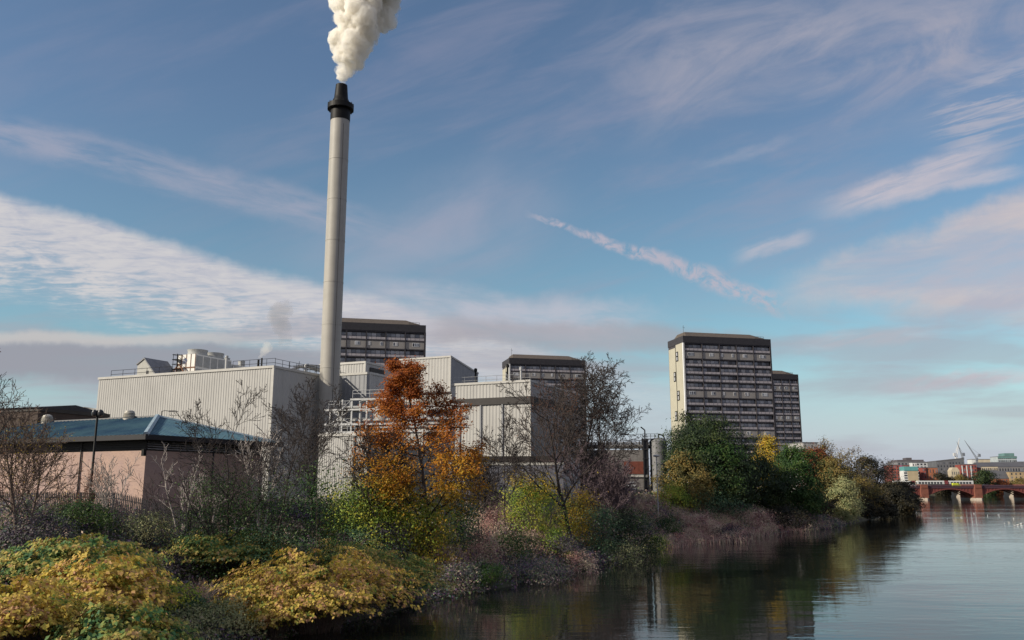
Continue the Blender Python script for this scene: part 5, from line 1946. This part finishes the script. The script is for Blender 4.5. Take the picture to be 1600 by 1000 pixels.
shrub('bright green mound of weeds left of the pale thin saplings', 120, 828, 782, 120, 113, L_MIDG, ncl=120, per=40, size=.15)
shrub('dark purple bramble mass at the left edge above the knotweed', 50, 868, 805, 150, 114, L_PURP, ncl=110, per=46, size=.16)
shrub('dull green bramble strip left of the bright green mound', 25, 818, 775, 90, 115, L_UNDER, ncl=60, per=44, size=.16)
shrub('small dark weeds between the two knotweed masses', 270, 905, 862, 60, 116, L_PURP, ncl=40, per=44, size=.15)
shrub('lime green bush at the foot of the maple, left of it', 572, 858, 750, 150, 117, L_LIME, ncl=210, per=50, size=.23)
shrub('yellowing bush right under the maple', 650, 872, 768, 120, 118, L_LIME, ncl=150, per=46, size=.23)
shrub('golden leaved bush hanging low toward the river below the maple', 668, 885, 812, 85, 119, L_YELL, ncl=80, per=40, size=.18)
shrub('deep green bush right of the maple trunk', 720, 862, 776, 70, 120, L_TEAL, ncl=90, per=46, size=.2)
shrub('dark purple hollow bush between the lime and golden bushes', 600, 880, 812, 90, 121, L_PURP, ncl=80, per=46, size=.17)
shrub('purple leaved shade bush under the maple crown near the store', 575, 790, 695, 100, 122, L_PURP, ncl=100, per=48, size=.2, Y=92)
shrub('ivy-dark bush left of the pale trunks before the brick wall', 340, 800, 722, 100, 123, L_MIDG, ncl=120, per=46, size=.17)
shrub('mid green ivy bush right of the pale trunks', 415, 805, 740, 90, 124, L_MIDG, ncl=90, per=44, size=.17)
shrub('dark ivy bush before the white store', 500, 810, 712, 90, 125, L_MIDG, ncl=100, per=46, size=.19)
shrub('yellow-green willow bush left of the leaning bare tree', 828, 832, 752, 105, 126, L_LIME, ncl=170, per=48, size=.26)
shrub('yellow bush around the foot of the leaning bare tree', 905, 850, 765, 60, 127, L_YELL, ncl=110, per=40, size=.22)
shrub('dark green rounded bush at the water right of the leaning bare tree', 985, 868, 798, 100, 128, L_DKG, ncl=130, per=48, size=.24)
shrub('second dark green bush left of the rounded one at the water', 940, 872, 792, 70, 129, L_TEAL, ncl=80, per=44, size=.23)
shrub('grey-green low bush at the waterside before the dark rounded one', 985, 884, 842, 60, 130, L_PALEG, ncl=50, per=36, size=.2)
shrub('green weed patch on the slope below the willow bush', 800, 880, 828, 90, 131, L_MIDG, ncl=70, per=40, size=.2)
shrub('pinkish shrub patch left of the willow bush', 770, 850, 792, 70, 132, L_DRY, ncl=70, per=40, size=.18)
shrub('dark bramble hump at the water below the maple', 715, 925, 880, 90, 133, L_UNDER, ncl=70, per=44, size=.18)
shrub('long low bramble hump at the water below the green weed patch', 830, 910, 868, 130, 134, L_UNDER, ncl=90, per=44, size=.2)
shrub('bluish dark bramble on the slope above the waterside hump', 880, 880, 838, 80, 135, L_PURP, ncl=60, per=44, size=.2)
shrub('blue-green low shrub under the big dark evergreen', 1110, 812, 765, 110, 136, L_TEAL, ncl=110, per=44, size=.3)
shrub('light green low shrub at the left foot of the big dark evergreen', 1055, 800, 752, 55, 137, L_LIME, ncl=70, per=40, size=.28)
shrub('dark waterside shrub right of the dry pink stems', 1230, 826, 790, 80, 138, L_DARKO, ncl=90, per=44, size=.32)

shrub('pale weed clump at the bottom edge between the dark hollow and the ragged knotweed', 345, 995, 935, 110, 140, L_PALEG, ncl=60, per=40, size=.16, group=KG)
shrub('green and pink weed clump right of the left knotweed mass', 262, 955, 905, 90, 141, L_LIME, ncl=50, per=38, size=.16, group=KG)
shrub('low teal weeds at the edge of the hollow before the rush tuft', 300, 965, 930, 70, 142, L_TEAL, ncl=40, per=40, size=.15, group=KG)
shrub('tan feathery bush low on the pink slope below the big evergreen', 1100, 838, 800, 60, 143, L_DRY, ncl=60, per=40, size=.24)
shrub('second tan feathery bush on the pink slope, nearer the round green tree', 1185, 830, 795, 55, 144, L_DRY, ncl=60, per=40, size=.26)
shrub('green weed bush amid the pink stems left of the big evergreen', 1042, 838, 806, 50, 145, L_MIDG, ncl=60, per=40, size=.24)
shrub('purple weed bush at the waterline of the pink slope', 1140, 845, 818, 60, 146, L_PURP, ncl=60, per=40, size=.26)
shrub('lime weeds at the waterline right of the grey-green waterside bush', 1030, 860, 835, 40, 147, L_LIME, ncl=40, per=36, size=.22)
shrub('lime bush halfway down the slope below the yellow bush', 870, 868, 825, 60, 148, L_LIME, ncl=60, per=40, size=.2)
shrub('pink dry shrub on the slope right of the deep green bush', 755, 878, 828, 70, 149, L_DRY, ncl=60, per=40, size=.2)
shrub('green weeds at the waterline below the maple', 760, 915, 880, 70, 150, L_MIDG, ncl=50, per=40, size=.18)
shrub('tan weeds at the waterline below the leaning tree', 905, 893, 862, 70, 151, L_DRY, ncl=50, per=40, size=.2)

# dry rush tuft under the arching knotweed
q = ground_hit(312, 962)
rng = np.random.default_rng(3)
t = empty('rush_tuft', (q.x, q.y, q.z), 0, 'tuft of dry purple-brown rush stems in the hollow between the knotweed clumps', 'grass tuft')
P = np.stack([rng.normal(0, .22, 300), rng.normal(0, .22, 300), np.full(300, -.1)], 1)
V, f = blades(P, 2.3, .034, rng, .55)
link_mesh('blades', np_mesh('blades', V, f), L_DRY, t)

# ---- the maple and its neighbours
def maple():
    Y = 88
    o = foot(676, Y, 800)
    H = height(660, 556, Y, o.z)
    t = empty('maple_tree', o, 0, 'tall maple turning rust-orange above and yellow below, in front of the sheds', 'tree')
    S = spec(levels=3, kids=[34, 8, 5, 0], seg=[10, 6, 4, 3], ratio=[.32, .40, .5, .5], start=[.14, .22, .2, 0], ang=[66, 42, 42, 30], up=[.015, .035, .02, .0], rmin=.02,
             shape=lambda f: .14 + 1.32 * (1 - f) ** .8)
    sk = fit(skeleton(77, H * .97, .24, S, tilt=(-.06, 0)), H * .98)
    V, f = tubes_np([(p, r, sides(l)) for p, r, l in sk if l == 0])
    link_mesh('trunk', np_mesh('trunk', V, f, smooth=True), BK_GREY, t)
    V, f = tubes_np([(p, r, sides(l)) for p, r, l in sk if l > 0])
    link_mesh('branches', np_mesh('branches', V, f), BK_DARK, t)
    rng = np.random.default_rng(7)
    tips = np.array([q for p, r, l in sk if l >= 2 for q in p[1:]] + [q for p, r, l in sk if l == 0 for q in p[7:]])
    idx = rng.integers(0, len(tips), len(tips))
    C = tips[idx]
    per = max(6, int(32000 / len(C)))
    V, f = sprays(rng, C, np.tile(np.array([-.2, -.2, .6]), (len(C), 1)), per, .42, .55, .27, .9)
    link_mesh('crown', np_mesh('crown', V, f), L_MAPLE, t)


maple()

WIDE = spec(levels=4, rr=[.62, .6, .6, .7, .7], kids=[10, 8, 5, 4, 0], ratio=[.62, .5, .5, .5, .5], start=[.18, .2, .2, .2, 0], ang=[50, 42, 38, 36, 30], rmin=.016, wig=[.06, .09, .13, .17, .2], up=[.01, .06, .06, .05, .02])
UPR = spec(levels=4, kids=[22, 9, 6, 3, 0], ratio=[.34, .46, .5, .55, .5], start=[.16, .2, .2, .2, 0], ang=[40, 40, 42, 40, 35], rmin=.020, wig=[.035, .09, .15, .2, .2], up=[.02, .05, .03, .0, -.02], shape=lambda f: .75 + 1.0 * f if f < .5 else 1.7 - .9 * f)
FINE = spec(levels=3, kids=[16, 9, 6, 0], ratio=[.50, .45, .5, .5], start=[.25, .2, .2, 0], ang=[40, 38, 36, 34], rmin=.013, wig=[.05, .1, .15, .2], up=[.02, .07, .06, .04])
bare_tree('bare tree at the very left edge, only its right-hand branches in view', -42, 52, 520, 11, FINE, BK_DARK, .16, leaves=(L_RUST, 500, .12, (.3, 1), .2))
bare_tree('bare tree with pale twigs and a few orange leaves near the left edge', 38, 58, 600, 12, FINE, BK_MID, .12, stems=3, spread=.22, leaves=(L_YELL, 900, .12, (.2, .75), .22))
bare_tree('leafless tree before the right end of the blue-green roof, left of the hall corner', 362, 66, 588, 13, WIDE, BK_DARK, .17)
bare_tree('leafless dark tree with a fan of branches before the foot of the stack', 492, 70, 590, 14, WIDE, BK_DARK, .14, tilt=(-.1, 0), pyb=822)
bare_tree('leafless smaller tree between the hall corner and the stack', 432, 76, 600, 15, FINE, BK_DARK, .13)
PALES = spec(levels=2, kids=[9, 5, 0], ratio=[.30, .45, .5], start=[.35, .2, 0], ang=[32, 36, 30], rmin=.012, wig=[.05, .12, .16])
bare_tree('clump of pale slender trunks standing behind the golden knotweed', 408, 58, 660, 16, PALES, BK_PALE, .11, stems=5, spread=.12, group='pale saplings on the bank', pyb=830)
bare_tree('pale sapling clump before the left part of the pink brick wall', 172, 56, 705, 17, PALES, BK_PALE, .05, stems=6, spread=.16, group='pale saplings on the bank', pyb=835)
bare_tree('twisted pale sapling pair before the right part of the pink brick wall', 282, 57, 690, 18, PALES, BK_PALE, .08, stems=3, spread=.2, group='pale saplings on the bank', pyb=838)
bare_tree('thin pale stems right of the twisted sapling pair', 325, 56, 725, 19, PALES, BK_PALE, .05, stems=5, spread=.25, group='pale saplings on the bank', pyb=828)
bare_tree('fine-branched bare tree before the ribbed wall right of the maple', 790, 112, 640, 20, FINE, BK_DARK, .12)
bare_tree('large dark bare tree leaning left over the banded block', 895, 116, 588, 24, WIDE, BK_DARK, .36, tilt=(-.22, 0), leaves=(L_YELL, 1500, .24, (.08, .42), .45))
bare_tree('tall bare poplar, left of two, right of the middle tower block', 902, 136, 552, 25, UPR, BK_DARK, .26)
bare_tree('tall bare poplar, right of two, with open sky behind it', 940, 140, 546, 26, UPR, BK_DARK, .26)
bare_tree('red-brown twiggy tree in front of the middle tower block', 868, 132, 592, 27, FINE, BK_RED, .16, leaves=(L_RUST, 600, .22, (.35, 1), .5))
bare_tree('purple-grey twiggy tree at the foot of the two poplars', 935, 128, 688, 28, FINE, BK_PURPLE, .10, stems=3, spread=.35)
bare_tree('purple-grey twiggy tree left of the still house', 975, 134, 695, 29, FINE, BK_PURPLE, .10, stems=3, spread=.35)
bare_tree('dark twiggy tree between the maple and the pale boundary wall', 752, 104, 690, 30, FINE, BK_DARK, .09, stems=2, spread=.2)
bare_tree('dark bare sapling in the shade left of the maple', 590, 86, 660, 31, FINE, BK_DARK, .09, stems=2, spread=.2)
twig_shrub('bare brown shrub before the brick wall by the street lamp', 105, 800, 705, 41, BK_MID, leaves=(L_RUST, 900, .12, .2))
twig_shrub('bare purple shrub in front of the palisade fence', 215, 810, 752, 42, BK_PURPLE)
twig_shrub('bare dark shrub before the brick wall, right of the twisted saplings', 300, 800, 715, 43, BK_DARK)
twig_shrub('bare pink-grey shrub left of the golden bush', 540, 880, 828, 44, BK_PURPLE)
twig_shrub('tangle of bare mauve stems right of the maple', 768, 830, 745, 45, BK_PURPLE, stems=9)
twig_shrub('tangle of bare mauve stems under the leaning tree', 845, 850, 770, 46, BK_PURPLE, stems=9)
twig_shrub('bleached broken stems at the foot of the dark waterside bush', 945, 868, 822, 47, BK_PALE, stems=5)
twig_shrub('mauve bare thicket before the still house', 1000, 800, 735, 48, BK_PURPLE, stems=10)
twig_shrub('mauve bare thicket right of the poplars', 955, 805, 742, 49, BK_PURPLE, stems=10)
twig_shrub('bare shrub with rust leaves at the left edge above the brambles', 20, 800, 690, 50, BK_DARK, leaves=(L_RUST, 1400, .13, .2))

# ---- trees along the right bank
TG = 'leafy trees along the right-hand bank'
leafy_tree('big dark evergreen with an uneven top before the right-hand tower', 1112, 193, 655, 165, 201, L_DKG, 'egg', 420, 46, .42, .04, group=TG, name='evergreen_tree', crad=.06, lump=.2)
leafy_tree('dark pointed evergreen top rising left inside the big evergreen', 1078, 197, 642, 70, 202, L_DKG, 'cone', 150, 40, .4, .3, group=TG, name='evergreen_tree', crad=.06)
leafy_tree('lighter green tree in front of the big dark evergreen', 1128, 187, 690, 90, 203, L_MIDG, 'round', 150, 42, .4, .25, group=TG, crad=.07)
leafy_tree('olive brown tree at the left foot of the big evergreen', 1072, 183, 712, 85, 204, L_OLIVE, 'round', 150, 40, .38, .1, group=TG, crad=.07)
leafy_tree('small golden tree before the corner of the furthest tower', 1203, 215, 682, 36, 205, L_YELL, 'egg', 90, 36, .4, .2, group=TG, crad=.09)
leafy_tree('round green tree right of the golden tree', 1244, 211, 700, 92, 206, L_MIDG, 'egg', 260, 44, .42, .03, group=TG, crad=.065)
leafy_tree('dark green tree filling the gap under the golden tree', 1190, 205, 722, 80, 207, L_DKG, 'round', 180, 44, .42, .05, group=TG, crad=.07)
leafy_tree('rust red tree below the flat pale building', 1276, 247, 702, 50, 208, L_RUST, 'round', 110, 40, .48, .15, group=TG, crad=.09)
leafy_tree('olive gold willow right of the round green tree', 1302, 241, 716, 62, 209, L_OLIVE, 'egg', 170, 40, .45, .02, group=TG, crad=.075)
leafy_tree('grey-green willow at the water beside the olive gold one', 1318, 233, 748, 50, 210, L_PALEG, 'egg', 110, 38, .4, .02, group=TG, crad=.08)
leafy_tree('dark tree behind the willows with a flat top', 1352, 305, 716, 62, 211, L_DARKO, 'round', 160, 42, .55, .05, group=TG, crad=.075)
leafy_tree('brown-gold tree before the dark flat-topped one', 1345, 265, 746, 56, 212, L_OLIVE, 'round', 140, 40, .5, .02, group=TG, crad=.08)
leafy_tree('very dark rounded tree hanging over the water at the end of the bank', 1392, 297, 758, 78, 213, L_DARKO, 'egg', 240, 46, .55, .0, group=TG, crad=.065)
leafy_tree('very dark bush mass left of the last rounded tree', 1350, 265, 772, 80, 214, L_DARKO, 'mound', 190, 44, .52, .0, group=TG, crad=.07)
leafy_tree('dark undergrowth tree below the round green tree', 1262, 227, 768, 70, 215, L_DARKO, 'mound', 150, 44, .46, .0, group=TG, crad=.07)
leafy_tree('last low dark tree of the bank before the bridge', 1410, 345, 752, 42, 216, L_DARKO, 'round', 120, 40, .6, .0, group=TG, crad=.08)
bare_tree('grey tree with sparse leaves standing above the willows', 1318, 246, 684, 32, WIDE, BK_GREY, .3, leaves=(L_OLIVE, 1500, .45, (.55, 1), .6), group='half-bare trees on the far bank')
bare_tree('second sparse grey tree left of the first, with rust leaves', 1298, 250, 692, 33, FINE, BK_GREY, .25, leaves=(L_OLIVE, 1500, .45, (.5, 1), .6), group='half-bare trees on the far bank')
bare_tree('sparse grey tree above the dark end of the bank', 1370, 330, 713, 34, WIDE, BK_GREY, .3, leaves=(L_DARKO, 1200, .5, (.5, 1), .7), group='half-bare trees on the far bank')
bare_tree('smaller sparse tree at the very end of the bank, before the red brick block', 1390, 350, 718, 35, FINE, BK_GREY, .25, leaves=(L_DARKO, 900, .5, (.5, 1), .7), group='half-bare trees on the far bank')
# trees in the town
for i, (px, Y, pyt, w, m_, lab) in enumerate(((1471, 868, 739, 22, L_DARKO, 'dark tree before the dark grey slab across the river'), (1503, 866, 743, 20, L_OLIVE, 'olive tree before the red terrace block across the river'),
                                              (1541, 862, 736, 36, L_DKG, 'broad dark green tree above the bridge right of the train'), (1566, 866, 750, 20, L_RUST, 'rust coloured tree left of the tan warehouse'), (1592, 866, 748, 24, L_OLIVE, 'olive tree in front of the tan warehouse'),
                                              (1484, 868, 746, 14, L_DARKO, 'small dark tree left of the cream gabled house'))):
    leafy_tree(lab, px, Y, pyt, w, 300 + i, m_, 'round', 80, 34, 1.3, .05, group='trees across the river', crad=.1)
